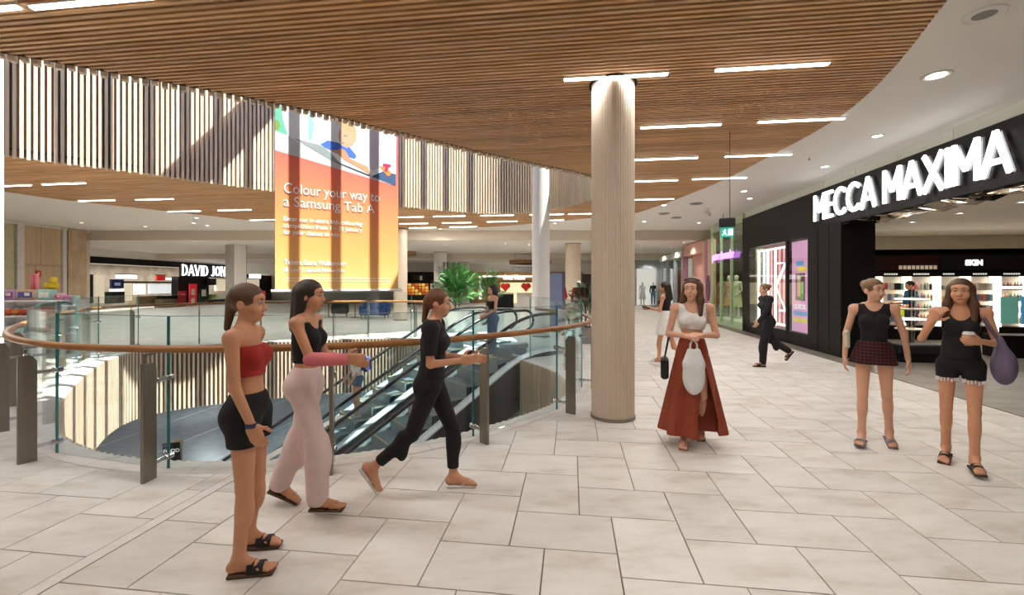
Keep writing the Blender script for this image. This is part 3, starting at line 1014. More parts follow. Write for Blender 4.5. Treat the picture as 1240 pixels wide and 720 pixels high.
# ------------------------------------------------------------------ hanging banner
BD = Vector((.842, .539))
BC = Vector((XA(408, 9.4), 9.4))
def buv(px, py):
    k = (px - CX) / F
    a = (k * BC.y - BC.x) / (BD.x - k * BD.y)
    Y = BC.y + BD.y * a
    return a, ZA(py, Y)
ban = thing('hanging_banner', 'tall orange and yellow advertising banner hanging in the void', 'banner', (BC.x, BC.y, 0), math.atan2(BD.y, BD.x))
u0, u1 = buv(333, 340)[0], buv(482, 340)[0]
zb, zt = buv(408, 351)[1], 6.3
def banner_material():
    m = bpy.data.materials.new('banner_print')
    m.use_nodes = True
    nt = m.node_tree
    b = nt.nodes['Principled BSDF']
    tc = nt.nodes.new('ShaderNodeTexCoord')
    sp = nt.nodes.new('ShaderNodeSeparateXYZ')
    nt.links.new(tc.outputs['Object'], sp.inputs[0])
    ad = nt.nodes.new('ShaderNodeMath'); ad.operation = 'MULTIPLY_ADD'; ad.inputs[1].default_value = .12
    nt.links.new(sp.outputs['X'], ad.inputs[0]); nt.links.new(sp.outputs['Z'], ad.inputs[2])
    mr = nt.nodes.new('ShaderNodeMapRange')
    mr.inputs['From Min'].default_value = zb; mr.inputs['From Max'].default_value = 4.6
    nt.links.new(ad.outputs[0], mr.inputs['Value'])
    rp = nt.nodes.new('ShaderNodeValToRGB')
    el = rp.color_ramp.elements
    el[0].position = 0; el[0].color = srgb('#f7c681') + (1,)
    el[1].position = 1; el[1].color = srgb('#ea5a6a') + (1,)
    for p_, c_ in ((.25, '#f6ad63'), (.55, '#f28f5c'), (.8, '#ee6f5c')):
        e = el.new(p_); e.color = srgb(c_) + (1,)
    nt.links.new(mr.outputs[0], rp.inputs[0])
    nt.links.new(rp.outputs[0], b.inputs['Base Color'])
    b.inputs['Roughness'].default_value = .6
    return m
MB().box(((u0 + u1) / 2, 0, (zb + zt) / 2), (u1 - u0, .012, zt - zb)).build('print_sheet', banner_material(), ban)
MB().cyl((u0 - .07, 0, zb - .01), (u1 + .08, 0, zb - .01), .028, n=10).build('bottom_bar', white, ban)
MB().cyl((u0 - .05, 0, zt), (u1 + .05, 0, zt), .022, n=10).build('top_bar', white, ban)
for u in (u0 + .2, u1 - .2): MB().cyl((u, 0, zt), (u, 0, 7.55), .004, n=6).build('suspension_wire', steel, ban)
_lay = [0]
def flat(name, pxs, mat, parent=ban):
    """flat printed shape on the front of the banner"""
    _lay[0] += 1
    y = -.0065 - .0002 * _lay[0]
    P = [buv(*p) for p in pxs]
    MB().add([(u, y, z) for u, z in P], [tuple(range(len(P)))]).build(name, mat, parent)
def cr(x, y): return (330 + x / 6, 120 + y / 6)
def prn(name, col): return pm('print_' + name, col, .6, var=.04, scale=3)
flat('photo_print', [(333, 40), (481, 75)] + [cr(895, 630), cr(700, 575), cr(450, 500), cr(200, 425), (333, 182)], prn('pale', '#e9edf1'))
flat('photo_print', [(333, 110), cr(60, 40), cr(75, 150), cr(110, 260), cr(60, 250), (333, 158)], prn('teal', '#5fb59b'))
flat('photo_print', [(333, 145), cr(40, 150), cr(55, 190), cr(40, 225), (333, 157)], prn('green', '#6c9b35'))
flat('photo_print', [cr(262, 80), cr(285, 110), cr(300, 190), cr(285, 290), cr(262, 300)], prn('aqua', '#8cc7c4'))
flat('photo_print', [(333, 158), cr(120, 270), cr(260, 360), cr(400, 420), cr(720, 560), cr(895, 630), cr(700, 575), cr(450, 500), cr(200, 425), (333, 182)], prn('sheet', '#c3c6c8'))
flat('photo_print', [cr(700, 230), cr(760, 215), cr(830, 330), cr(840, 480), cr(720, 520), cr(650, 440), cr(640, 330)], prn('lilac', '#cfcadb'))
flat('photo_print', [cr(345, 330), cr(400, 300), cr(480, 318), cr(560, 350), cr(610, 410), cr(600, 435), cr(540, 420), cr(440, 385)], prn('blue', '#3c6fd0'))
flat('photo_print', [cr(478, 250), cr(490, 215), cr(540, 200), cr(590, 225), cr(605, 290), cr(585, 335), cr(540, 355), cr(500, 335), cr(480, 290)], prn('skin', '#dba98c'))
flat('photo_print', [cr(495, 215), cr(490, 160), cr(530, 140), cr(590, 165), cr(608, 230), cr(603, 330), cr(585, 270), cr(560, 235), cr(520, 225)], prn('blond', '#bfa57c'))
flat('photo_print', [cr(515, 265), cr(540, 262), cr(540, 268), cr(515, 271)], prn('brow', '#6b4a38'))
flat('photo_print', [cr(498, 315), cr(525, 318), cr(510, 327)], prn('mouth', '#b0655a'))
flat('photo_print', [cr(155, 285), cr(330, 330), cr(385, 355), cr(430, 400), cr(500, 475), cr(430, 447), cr(210, 318)], prn('tablet', '#8d9a9e'))
flat('photo_print', [cr(430, 447), cr(500, 470), cr(715, 553), cr(700, 560), cr(480, 470)], prn('tablet_edge', '#2e3440'))
flat('photo_print', [cr(405, 365), cr(470, 372), cr(490, 355), cr(530, 375), cr(560, 430), cr(690, 490), cr(712, 548), cr(560, 462), cr(520, 440), cr(470, 395)], prn('arm', '#c8926f'))
flat('photo_print', [cr(715, 562), cr(800, 525), cr(895, 545), cr(895, 630)], prn('navy', '#39567f'))
flat('photo_print', [cr(780, 490), cr(815, 488), cr(858, 530), cr(855, 555), cr(835, 558), cr(800, 520)], prn('logo_orange', '#f08a24'))
flat('photo_print', [cr(803, 468), cr(858, 474), cr(856, 496), cr(842, 496), cr(832, 530), cr(812, 528), cr(818, 492), cr(801, 490)], prn('logo_magenta', '#b01c5a'))
txt = pm('print_white_text', '#ffffff', .6, var=0)
def btext(body, px0, px1, py, cap_px, bold=0.0):
    a0, z = buv(px0, py)
    a1, _ = buv(px1, py)
    Y = BC.y + BD.y * a0
    size = cap_px / .70 * Y / F
    text_part('lettering', body, size, txt, ban, (a0, -.0135, z), ext=.0005, bold=bold, width=a1 - a0)
btext('Colour your way to', 343, 459, 233, 12.5)
btext('a Samsung Tab A', 343, 453, 249, 12.0)
btext('Enter our in-store kids colouring', 343, 438, 267, 5.5, .002)
btext('competition from 1 \u2013 31 January', 343, 438, 275, 5.5, .002)
btext('for your chance to win.', 343, 412, 283, 5.5, .002)
btext('Telstra Store Wollongong', 344, 419, 320, 6.0, .003)
btext('Level 1, opposite Forever New', 352, 417, 328.5, 4.6, .001)
flat('photo_print', [(344, 324), (348.5, 324), (348.5, 328.5), (344, 328.5)], txt)
for py in (336.5, 339.5):
    flat('fine_print_line', [(344, py), (472, py + .3), (472, py + .9), (344, py + .6)], txt)

# ------------------------------------------------------------------ helpers for shops drawn against a wall
def boxF(px0, px1, py0, py1, Y, dy, name, mat, parent=None):
    """box whose front face lies at depth Y"""
    x0, x1, z0, z1 = XA(px0, Y), XA(px1, Y), ZA(py1, Y), ZA(py0, Y)
    return MB().box(((x0 + x1) / 2, Y + dy / 2, (z0 + z1) / 2), (x1 - x0, dy, z1 - z0)).build(name, mat, parent)
def boxS(px0, px1, py0, py1, X, dx, name, mat, parent=None, zr=None):
    """box whose front face lies in the plane x = X (a wall running away on the left)"""
    Y0, Y1 = X * F / (px0 - CX), X * F / (px1 - CX)
    Ym = (Y0 + Y1) / 2
    z0, z1 = zr if zr else (ZA(py1, Ym), ZA(py0, Ym))
    return MB().box((X - dx / 2, Ym, (z0 + z1) / 2), (dx, Y1 - Y0, z1 - z0)).build(name, mat, parent)

# ------------------------------------------------------------------ MECCA MAXIMA shop (right)
RZ = -YAW
mecca = thing('storefront', 'black cosmetics shop front with large glowing white letters', 'shop front', (W0.x, W0.y, 0), RZ)
S1 = s_of(899)
glow = pm('sign_face_glow', '#ffffff', .5, emit=1.8, var=0)
side_white = pm('sign_letter_return', '#8f8f8f', .4, var=0)
MB().box((.2, (S1 - 9) / 2, 3.45), (.4, S1 + 9, .90)).build('fascia', black, mecca)
for k in range(12):
    y0 = S1 - k * 1.25
    MB().box((.24, y0 - .62, 4.01), (.3, 1.235, .215)).build('bulkhead_panel', pm('bulkhead_glass_panel', '#f2f6ee', .4, var=.02), mecca)
# letters
Htxt, s_cur = .60, s_of(992.5)
letters = []
for ch in 'MECCA MAXIMA':
    if ch == ' ':
        letters.append((None, .22)); continue
    letters.append((ch, GLY[ch][0] * Htxt * 1.0 + .045))
tot = sum(w for _, w in letters)
scale_y = (s_of(992.5) - s_of(1240)) / tot
pos = 0.0
for ch, w in letters:
    if ch:
        mb, _ = glyph(ch, Htxt, .078, .04)
        me = mb.mesh('letter', glow)
        o = inst('letter', me, mecca, (-.12, s_cur - pos * scale_y, 3.15), rot=(0, 0, -math.pi / 2))
        o.scale = (scale_y, 1, 1)
        mb, _ = glyph(ch, Htxt, .05, .03)
        o2 = inst('letter_backing', mb.mesh('letter_backing', side_white), o, (0, .075, 0))
    pos += w
# jamb and window wall
SJ, SP0, SP1, SN0, SN1 = 0.0, s_of(978), s_of(953.5), s_of(951), s_of(906)
MB().box((.35, SP0 / 2, 1.5), (.7, SP0, 3.0)).build('jamb_panel', black, mecca)
for k in range(1, 3): MB().box((-.004, SP0 * k / 3, 1.5), (.01, .012, 2.98)).build('panel_joint', matt_black, mecca)
MB().box((.2, (SP0 + S1) / 2, .17), (.4, S1 - SP0, .34)).build('plinth', black, mecca)
MB().box((.2, (SP0 + S1) / 2, 2.93), (.4, S1 - SP0, .2)).build('lintel', black, mecca)
for a, b in ((SP1, SN0), (SN1, S1)): MB().box((.12, (a + b) / 2, 1.5), (.24, max(.08, b - a), 2.9)).build('mullion', black, mecca)
pane = MB().box((.03, (SP1 + SP0) / 2, 1.57), (.012, SP1 - SP0 - .1, 2.5)).build('window_pane', shop_glass, mecca)
MB().box((.03, (SN0 + SN1) / 2, 1.57), (.012, SN1 - SN0 - .06, 2.5)).build('window_pane', shop_glass, mecca)
MB().box((.5, (SN0 + SN1) / 2, 1.5), (.04, SN1 - SN0, 2.8)).build('window_backing', pm('mauve_backing', '#a98289', .6, emit=.12), mecca)  # faint glow put into the backing in place of light falling on it
# pink poster
po = thing('window_poster', 'tall pink poster with yellow and blue lettering in the black shop window', 'poster', (W0.x, W0.y, 0), RZ)
pk = pm('poster_pink', '#e3a6d6', .5, emit=.35, var=.03)
yA, yB = SP0 + .14, SP1 - .06
MB().box((.10, (yA + yB) / 2, 1.57), (.02, yB - yA, 2.42)).build('poster_sheet', pk, po)
wP = yB - yA
def pblock(u0_, u1_, z0, z1, col, nm='poster_block', yy=.085):
    # u runs left to right as seen from the mall
    MB().box((yy, yB - (u0_ + u1_) / 2 * wP, (z0 + z1) / 2), (.006, (u1_ - u0_) * wP, z1 - z0)).build(nm, pm('poster_' + col, {'blue': '#5aa7dc', 'yellow': '#e8dc4a', 'dark': '#4a4340', 'skin': '#c9a48c', 'white': '#ffffff', 'green': '#7fb069'}[col], .5, emit=.3), po)
pblock(.28, .72, 2.12, 2.24, 'blue'); pblock(.38, .88, 1.97, 2.09, 'yellow')
pblock(.25, .8, 1.2, 1.92, 'dark'); pblock(.36, .56, 1.3, 1.85, 'skin', yy=.08); pblock(.6, .75, 1.22, 1.7, 'green', yy=.08)
text_part('lettering', 'QUICK', .16, pm('poster_white', '#ffffff', .5, emit=.3), po, (.08, yB - .1 * wP, .98), rot=(math.pi / 2, 0, -math.pi / 2), ext=.002, bold=.008, width=wP * .8)
for u in np.arange(.1, .88, .14):
    pblock(u, u + .11, .80, .91, 'blue'); pblock(u, u + .11, .62, .73, 'yellow')
# neon window display
neon = pm('neon_white', '#ffe9e6', .4, emit=2.2, var=0)
nd = thing('neon_display', 'pink neon light display with a big angular neon letter in the shop window', 'neon sign', (W0.x, W0.y, 0), RZ)
wN = SN1 - SN0
for u, w_ in ((.04, .035), (.2, .02), (.3, .035), (.5, .015), (.96, .025)):
    MB().box((.3, SN1 - u * wN, 1.55), (.05, w_ * wN, 2.4)).build('neon_tube', neon, nd)
for u in np.linspace(.08, .94, 9):
    MB().box((.42, SN1 - u * wN, 1.55), (.02, .05 * wN, 2.45)).build('pink_strip', pm('pink_strip', '#dca4ab', .5, emit=.3), nd)
MB().tube([(.2, SN1 - .62 * wN, 2.25), (.2, SN1 - .84 * wN, 2.25), (.2, SN1 - .6 * wN, 1.55), (.2, SN1 - .84 * wN, .85), (.2, SN1 - .70 * wN, .85)], .03, 8).build('neon_letter', neon, nd)
for z in (.42, 2.72): MB().box((.3, (SN0 + SN1) / 2, z), (.06, wN * .96, .05)).build('neon_tube', neon, nd)
lamp_area(nd, (.15, (SN0 + SN1) / 2, 1.6), wN * .9, 2.2, 5, (1, .85, .85), (0, -math.pi / 2, 0))
# mirrored soffit pieces under the fascia
mir = pm('mirror', '#d8cdbd', .06, 1.0, var=.02)
random.seed(3)
for k in range(30):
    y = -.1 - k * .30
    for j in range(2):
        m = MB().box((0, 0, 0), (.26, .27, .008))
        o = m.build('mirror_tile', mir, mecca, loc=(.14 + j * .3, y, 2.975 - random.random() * .02))
        o.rotation_euler = (random.uniform(-.22, .22), random.uniform(-.3, .3), random.uniform(-.1, .1))
# shop interior shell
cream = pm('shop_ceiling', '#e5d9c4', .7, var=.02)
YB = 4.0
struct(MB().box((6.6, -4, 3.06), (12.6, 17, .06)).build('ceiling_shop', cream)).parent = None
for o in (bpy.data.objects['ceiling_shop'],):
    o.location = (W0.x, W0.y, 0); o.rotation_euler = (0, 0, RZ)
def rs_box(name, c, d, mat, kind=True):
    o = MB().box(c, d).build(name, mat, None, loc=(W0.x, W0.y, 0), rz=RZ)
    if kind: struct(o)
    return o
rs_box('wall_shop_bulkhead', (6.7, YB - .2, 2.85), (12, .2, .40), cream)
rs_box('wall_shop_far', (6.7, YB + .3, 1.5), (12, .2, 3.0), black)
rs_box('wall_shop_back', (12.8, -4, 1.5), (.2, 17, 3.0), pm('shop_wall', '#2a2724', .5))
rs_box('wall_shop_near', (6.7, -11.5, 1.5), (12, .2, 3.0), pm('shop_wall', '#2a2724', .5))
rs_box('wall_shop_window_back', (.72, (SP0 + S1) / 2, 1.5), (.06, S1 - SP0, 3.0), matt_black)
# shelving bays
lit = pm('shelf_light', '#fff6e6', .5, emit=2.6, var=0)
shelf_w = pm('shelf_white', '#d9cfc0', .4, emit=.06, var=.02)
bay_names = ['first', 'second', 'third', 'fourth', 'fifth', 'sixth', 'seventh', 'eighth', 'ninth', 'tenth']
prods = [MB().box((0, 0, .095), (.074, .06, .19)), MB().lathe([(.03, 0), (.034, .01), (.034, .15), (.014, .17), (.014, .22), (0, .22)], n=8), MB().lathe([(.038, 0), (.038, .09), (.036, .12), (0, .12)], n=10)]
pcols = ['#e9a48f', '#f0e6dc', '#c94f63', '#f6efe6', '#7f8fb8', '#d8b36a', '#2d2a2c', '#f3c9c0', '#86b7a6']
pnames = ['salmon', 'ivory', 'crimson', 'white', 'slate blue', 'gold', 'black', 'blush', 'sage green']
pmats = [pm('product_%d' % i, c, .35, var=.05) for i, c in enumerate(pcols)]
pmesh = [[p.mesh('product', m) for m in pmats] for p in prods]
rows = 0
for k in range(9):
    x0 = 2.35 + k * .78
    b = thing('display_shelf', 'lit white cosmetics shelf bay, %s from the shop entrance' % bay_names[k], 'shelf', (W0.x, W0.y, 0), RZ, 'cosmetics shelf bays')
    MB().box((x0 + .39, YB + .17, 1.1), (.76, .03, 1.5)).build('back_panel', shelf_w, b)
    MB().box((x0 + .05, YB + .0, 1.1), (.09, .3, 1.5)).build('light_upright', lit, b)
    MB().box((x0 + .39, YB + .0, .2), (.77, .36, .4)).build('base_cabinet', black, b)
    MB().box((x0 + .39, YB - .0, 2.19), (.775, .36, .66)).build('header', black, b)
    for j in range(5 + k % 3): MB().box((x0 + .14 + j * .062, YB - .184, 1.925), (.045, .006, .045)).build('label_mark', pm('white_print', '#f4f1ea', .5, emit=.6, var=0), b)
    for zi, z in enumerate((.5, .82, 1.14, 1.46)):
        MB().box((x0 + .42, YB + .03, z), (.66, .26, .02)).build('shelf', shelf_w, b)
        for j in range(7 if k < 7 else 0):
            kind = (k + int(z * 10)) % 3
            tone = random.choice([0, 2, 7]) if k == 0 else random.randrange(9)
            p = RS(YB - .04 + random.uniform(-.02, .02), x0 + .16 + j * .088)
            o = inst('product', pmesh[kind][tone], None, (p.x, p.y, z + .01), RZ)
            tag(o, '%s cosmetic %s on the %s shelf of the %s bay' % (pnames[tone], ('box', 'bottle', 'jar')[kind], ('lowest', 'second', 'third', 'top')[zi], bay_names[k]), 'cosmetic', 'products on the %s shelf bay' % bay_names[k])
sk = thing('shop_sign', 'black header sign with white letters SKIN above the shelves', 'sign', (W0.x, W0.y, 0), RZ)
MB().box((7.2, YB - .215, 2.25), (5.0, .03, .42)).build('panel', matt_black, sk)
text_part('lettering', 'SKIN', .21, pm('white_print_bright', '#ffffff', .5, emit=1.2, var=0), sk, (5.35, YB - .235, 2.18), ext=.003, bold=.014)
sk = thing('shop_sign', 'dark red header sign above the makeup shelves', 'sign', (W0.x, W0.y, 0), RZ)
MB().box((3.5, YB - .215, 2.25), (2.35, .03, .42)).build('panel', pm('dark_red', '#3a1410', .3), sk)
for j in range(9): MB().box((3.65 + j * .115, YB - .235, 2.12), (.085, .008, .11)).build('letter_block', pm('cream_print', '#d8c7ae', .5, emit=.3, var=0), sk)
# island furniture
isl = thing('display_stand', 'tall white lit stand with green and blue posters', 'display stand', (W0.x, W0.y, 0), RZ)
ix, iy = 4.0, .6
for dx in (-.45, .45): MB().box((ix + dx, iy, 1.0), (.05, .05, 1.1)).build('light_post', lit, isl)
MB().box((ix, iy, 1.56), (.95, .05, .05)).build('light_rail', lit, isl)
MB().box((ix, iy + .05, .25), (1.0, .5, .5)).build('base', black, isl)
MB().box((ix - .2, iy, 1.05), (.34, .02, .6)).build('poster_panel', pm('poster_teal', '#6fb0a0', .5, emit=.3), isl)
MB().box((ix + .22, iy, 1.05), (.36, .02, .62)).build('poster_panel', pm('poster_sky', '#4aa3d8', .5, emit=.3), isl)
MB().box((ix + .22, iy - .012, 1.1), (.22, .004, .1)).build('poster_stripe', pm('poster_red', '#d8584e', .5, emit=.3), isl)
MB().box((ix + .25, iy - .012, .9), (.2, .004, .1)).build('poster_stripe', MATS['poster_yellow'], isl)
st = thing('display_stand', 'round tiered display stand with lit shelves in the shop', 'display stand', (RS(1.6, 2.5).x, RS(1.6, 2.5).y, 0))
MB().lathe([(.06, 0), (.06, 1.5), (.0, 1.5)], n=12).build('pole', chrome, st)
for z in (.5, .75, 1.0, 1.25): MB().lathe([(.0, z), (.34, z), (.34, z + .025), (0, z + .025)], n=24).build('shelf', lit if z in (.75, 1.25) else shelf_w, st)
MB().lathe([(.0, 0), (.4, 0), (.4, .08), (0, .08)], n=24).build('base', black, st)
bn = thing('bench', 'low black upholstered bench inside the shop', 'bench', (RS(-.3, 1.3).x, RS(-.3, 1.3).y, 0), RZ)
MB().rbox((0, 0, .27), (.9, .42, .2), .03).build('seat', matt_black, bn)
MB().box((0, 0, .085), (.8, .34, .17)).build('base', black, bn)
pl = thing('display_plinth', 'cream display plinth beside the black bench', 'plinth', (RS(-.9, 1.75).x, RS(-.9, 1.75).y, 0), RZ)
MB().rbox((0, 0, .26), (.3, .3, .52), .012).build('body', cream, pl)
for j in range(2): MB().box((0, -.151, .18 + j * .17), (.28, .004, .006)).build('joint', grout, pl)
cab = thing('counter', 'black counter along the shop floor by the entrance', 'counter', (RS(-1.6, 3.6).x, RS(-1.6, 3.6).y, 0), RZ)
MB().box((0, 0, .43), (1.6, .6, .86)).build('body', black, cab)
MB().box((0, 0, .875), (1.66, .66, .03)).build('worktop', matt_black, cab)
for k in range(8):
    for j in range(3):
        p = RS(-6 + k * 1.25, 1.6 + j * 2.4)
        downlight(p.x, p.y, 3.03, 'small bright downlight in the cream ceiling of the cosmetics shop', 'downlights in the cosmetics shop', 38, .8, spot=(k + j) % 2 == 0)
lamp_area(None, (RS(2.9, 6).x, RS(2.9, 6).y, 2.6), 8, .4, 34 * SHOP_W, (1, .9, .78), (R(-40), 0, RZ))

# ------------------------------------------------------------------ sleepwear shop next door (green glass, purple neon letters)
S2 = s_of(861)
pa = thing('storefront', 'green glass shop front with purple neon lettering', 'shop front', (W0.x, W0.y, 0), RZ)
gframe = pm('pale_green_frame', '#b9c9a9', .35, var=.03)
ggl = glass('green_shop_glass', (.86, .95, .84), .03)
n_p = 3
for k in range(n_p):
    a, b = S1 + .05 + (S2 - S1) * k / n_p, S1 + .05 + (S2 - S1) * (k + 1) / n_p
    MB().box((.06, (a + b) / 2, 1.95), (.014, b - a - .05, 3.7)).build('window_pane', ggl, pa)
    MB().box((.06, b, 1.95), (.09, .06, 3.85)).build('mullion', gframe, pa)
MB().box((.08, (S1 + S2) / 2, .05), (.16, S2 - S1, .1)).build('plinth', gframe, pa)
MB().box((.08, (S1 + S2) / 2, 3.95), (.16, S2 - S1, .3)).build('header', gframe, pa)
MB().box((1.5, (S1 + S2) / 2, 1.95), (.06, S2 - S1, 3.9)).build('back_wall', pm('leafy_backing', '#a9b78d', .7, var=.35, scale=5), pa)
MB().box((.75, (S1 + S2) / 2, .12), (1.3, S2 - S1 - .1, .24)).build('window_floor', white, pa)
purp = pm('purple_neon', '#c77bea', .4, emit=2.6, var=0)
sA, sB = s_of(862, -.08), s_of(888, -.08)
text_part('neon_lettering', 'peter alexander', .42, purp, pa, (-.06, sA, 2.62), rot=(math.pi / 2, 0, -math.pi / 2), ext=.015, bold=.012, width=abs(sA - sB))
lamp_area(pa, (.8, (S1 + S2) / 2, 3.7), 1.0, S2 - S1, 55, (1, .97, .88))
# pink shop and further fronts on the right
pf = thing('storefront', 'pink panelled shop front beyond the green window', 'shop front', (W0.x, W0.y, 0), RZ)
pinkp = pm('pink_panel', '#e7b5a6', .55, var=.03)
mauve = pm('mauve_trim', '#b98aa0', .5)
S3, S4 = s_of(851), s_of(828)
for k in range(3):
    a, b = S2 + .1 + (S3 - S2) * k / 3, S2 + .1 + (S3 - S2) * (k + 1) / 3
    MB().box((.12, (a + b) / 2, 1.8), (.24, b - a - .03, 3.55)).build('pilaster', mauve if k == 1 else pinkp, pf)
MB().box((.5, (S3 + S4) / 2 + .1, 1.55), (.1, S4 - S3, 3.1)).build('panel', pinkp, pf)
MB().box((.25, (S3 + S4) / 2 + .1, 3.35), (.5, S4 - S3, .55)).build('header', pinkp, pf)
MB().box((.12, S4 + .2, 1.8), (.24, .3, 3.55)).build('pilaster', mauve, pf)
ov = MB()
ov.M = None
o = MB().lathe([(0, 0), (.3, 0), (.3, .03), (0, .03)], n=20).build('oval_emblem', pm('emblem', '#7a4a6a', .5), pf, loc=(-.01, s_of(858), 1.45))
o.rotation_euler = (0, -math.pi / 2, 0); o.scale = (1.9, .9, 1)
S5, S6 = S4 + .4, S4 + 6.5
gf = thing('storefront', 'grey framed glass shop front at the end of the passage', 'shop front', (W0.x, W0.y, 0), RZ)
for k in range(4):
    y = S5 + (S6 - S5) * k / 3
    MB().box((.1, y, 1.6), (.2, .18, 3.2)).build('mullion', pm('cool_grey', '#aeb6ba', .5), gf)
    if k < 3: MB().box((.1, y + (S6 - S5) / 6, 1.5), (.012, (S6 - S5) / 3 - .2, 3.0)).build('window_pane', shop_glass, gf)
MB().box((.1, (S5 + S6) / 2, 3.25), (.3, S6 - S5, .3)).build('header', white, gf)
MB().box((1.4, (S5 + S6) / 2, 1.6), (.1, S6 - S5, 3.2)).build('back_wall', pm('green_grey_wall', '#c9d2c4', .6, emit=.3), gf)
YE = 33.5
ef = thing('storefront', 'bright white clothing shop front closing the passage', 'shop front', (0, 0, 0))
boxF(758, 822, 315, 325, YE, .4, 'header', pm('cool_grey', '#aeb6ba', .5), ef)
boxF(768, 771, 324, 370, YE, .3, 'frame', pm('cool_grey', '#aeb6ba', .5), ef)
boxF(796, 799, 324, 370, YE, .3, 'frame', pm('cool_grey', '#aeb6ba', .5), ef)
boxF(771, 796, 325, 370, YE + .1, .02, 'window_pane', shop_glass, ef)
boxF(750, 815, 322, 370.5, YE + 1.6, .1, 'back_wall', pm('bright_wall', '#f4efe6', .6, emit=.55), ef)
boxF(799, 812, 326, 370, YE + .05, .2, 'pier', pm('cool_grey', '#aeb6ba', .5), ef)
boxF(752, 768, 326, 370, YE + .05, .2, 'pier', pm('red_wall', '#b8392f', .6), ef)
# ------------------------------------------------------------------ left side: timber panelled wall, kiosk, department store
XWL = -19.8
pw = thing('panelled_wall', 'timber panelled wall with pale pilasters behind the kiosk', 'wall panel')
pw['kind'] = 'structure'
MB().box((XWL - .3, 15.2, 2.05), (.5, 12.4, 4.1)).build('core', pm('wall_paint_warm', '#c9c0b2', .7), pw)
gy = lambda px: XWL * F / (px - CX)
for a, b, z0, z1, m in ((27, 49, 2.42, 4.02, panel_wood), (49, 73, 2.42, 4.02, panel_wood), (27, 42, .1, 2.40, panel_wood), (42, 73, .1, 2.40, panel_wood), (4, 17, .1, 4.02, pm('olive_glass', '#b9b28d', .3)), (-40, 2, .1, 4.02, panel_wood)):
    y0, y1 = gy(a), gy(b)
    MB().box((XWL, (y0 + y1) / 2, (z0 + z1) / 2), (.06, y1 - y0 - .02, z1 - z0)).build('panel', m, pw)
for a, b in ((18, 26.5), (73.5, 78)):
    y0, y1 = gy(a), gy(b)
    MB().box((XWL + .04, (y0 + y1) / 2, 2.05), (.14, y1 - y0, 4.1)).build('pilaster', pm('pilaster_grey', '#d2cdc5', .6), pw)
y0, y1 = gy(79), gy(101)
MB().box((XWL - .1, (y0 + y1) / 2, 2.05), (.5, y1 - y0, 4.1)).build('stone_pier', pm('travertine', '#b79f82', .6, var=.18, scale=3, stretch=(1, 1, .6)), pw)
MB().box((XWL + .02, 15.2, 4.06), (.2, 12.4, .1)).build('cornice', pm('pilaster_grey', '#d2cdc5', .6), pw)
fs = thing('fire_sign', 'small red fire extinguisher sign on the timber wall', 'sign')
y0, y1 = gy(41.5), gy(48)
MB().box((XWL + .05, (y0 + y1) / 2, 2.05), (.02, y1 - y0, .28)).build('plate', pm('sign_red', '#c4291f', .5), fs)
MB().box((XWL + .065, (y0 + y1) / 2, 2.02), (.006, .05, .14)).box((XWL + .065, (y0 + y1) / 2 + .01, 2.11), (.006, .03, .03)).build('pictogram', txt, fs)

KX, KY = -11.25, 10.9
RK = R(6)
kio = thing('display_kiosk', 'white toy display kiosk stacked with colourful boxes behind the balustrade', 'kiosk', (KX, KY, 0), RK)
kw = pm('kiosk_white', '#f1eff0', .35, var=.02)
for z in (1.24, .88, .48, .12): MB().rbox((0, 0, z), (1.66, .55, .035), .006).build('shelf', kw, kio)
for x in (-.8, 0.35, .8): MB().box((x, .1, .62), (.03, .36, 1.22)).build('upright', kw, kio)
MB().box((0, .26, .66), (1.6, .02, 1.14)).build('back_panel', kw, kio)
MB().box((0, 0, .05), (1.56, .48, .1)).build('base', steel, kio)
def kpos(u, z, d=-.08):
    return (KX + u * math.cos(RK) - d * math.sin(RK) * 1.0, KY + u * math.sin(RK) + d * math.cos(RK), z)
def kbox(u, z, w, h, d, col, label, acc=None, name='toy_box'):
    t = thing(name, label, 'box', kpos(u, z), RK, 'toys on the white kiosk')
    MB().rbox((0, 0, h / 2), (w, d, h), .006).build('carton', pm('carton_' + col.strip('#'), col, .4, var=.1, scale=9), t)
    if acc:
        MB().box((0, -d / 2 - .002, h * .5), (w * .8, .004, h * .55)).build('printed_panel', pm('carton_' + acc.strip('#'), acc, .4, var=.2, scale=14), t)
        MB().box((w * .12, -d / 2 - .005, h * .55), (w * .3, .004, h * .3)).build('printed_picture', pm('carton_f2e7d8', '#f2e7d8', .4, var=.3, scale=20), t)
Z1, Z2, Z3 = 1.258, .898, .498
kbox(-.62, Z1, .36, .25, .2, '#c9a5cf', 'lilac picture box at the outer end of the kiosk top shelf', '#8a5aa8')
kbox(-.22, Z1, .38, .25, .2, '#d8b8a8', 'peach picture box beside the lilac box on the kiosk top', '#5a5fa8')
kbox(.18, Z1, .26, .25, .2, '#9fd6d2', 'pale turquoise gift box on the kiosk top shelf', '#dff0ee')
kbox(.46, Z1, .18, .16, .15, '#e7b9cf', 'small pink box right of the turquoise one on the kiosk', '#d87aa8')
kbox(.66, Z1, .13, .11, .14, '#e9a0c4', 'tiny rose box near the inner end of the kiosk top')
kbox(.79, Z1, .09, .1, .14, '#a7d8cf', 'tiny mint box at the inner end of the kiosk top')
for i, (u, c) in enumerate(((-.66, '#d8673a'), (-.49, '#e08a4a'), (-.32, '#d24a3a'), (-.17, '#e8a05a'))):
    t = thing('toy_ball', ['rust orange', 'light orange', 'red', 'apricot'][i] + ' round toy on the second kiosk shelf', 'toy', kpos(u, Z2), 0, 'round toys on the kiosk')
    MB().ball((0, 0, .075), (.09, .08, .075), 12, 8).build('body', pm('toy_' + c.strip('#'), c, .5), t, smooth=True)
    MB().lathe([(.03, .14), (.035, .16), (0, .165)], n=8).build('cap', txt, t)
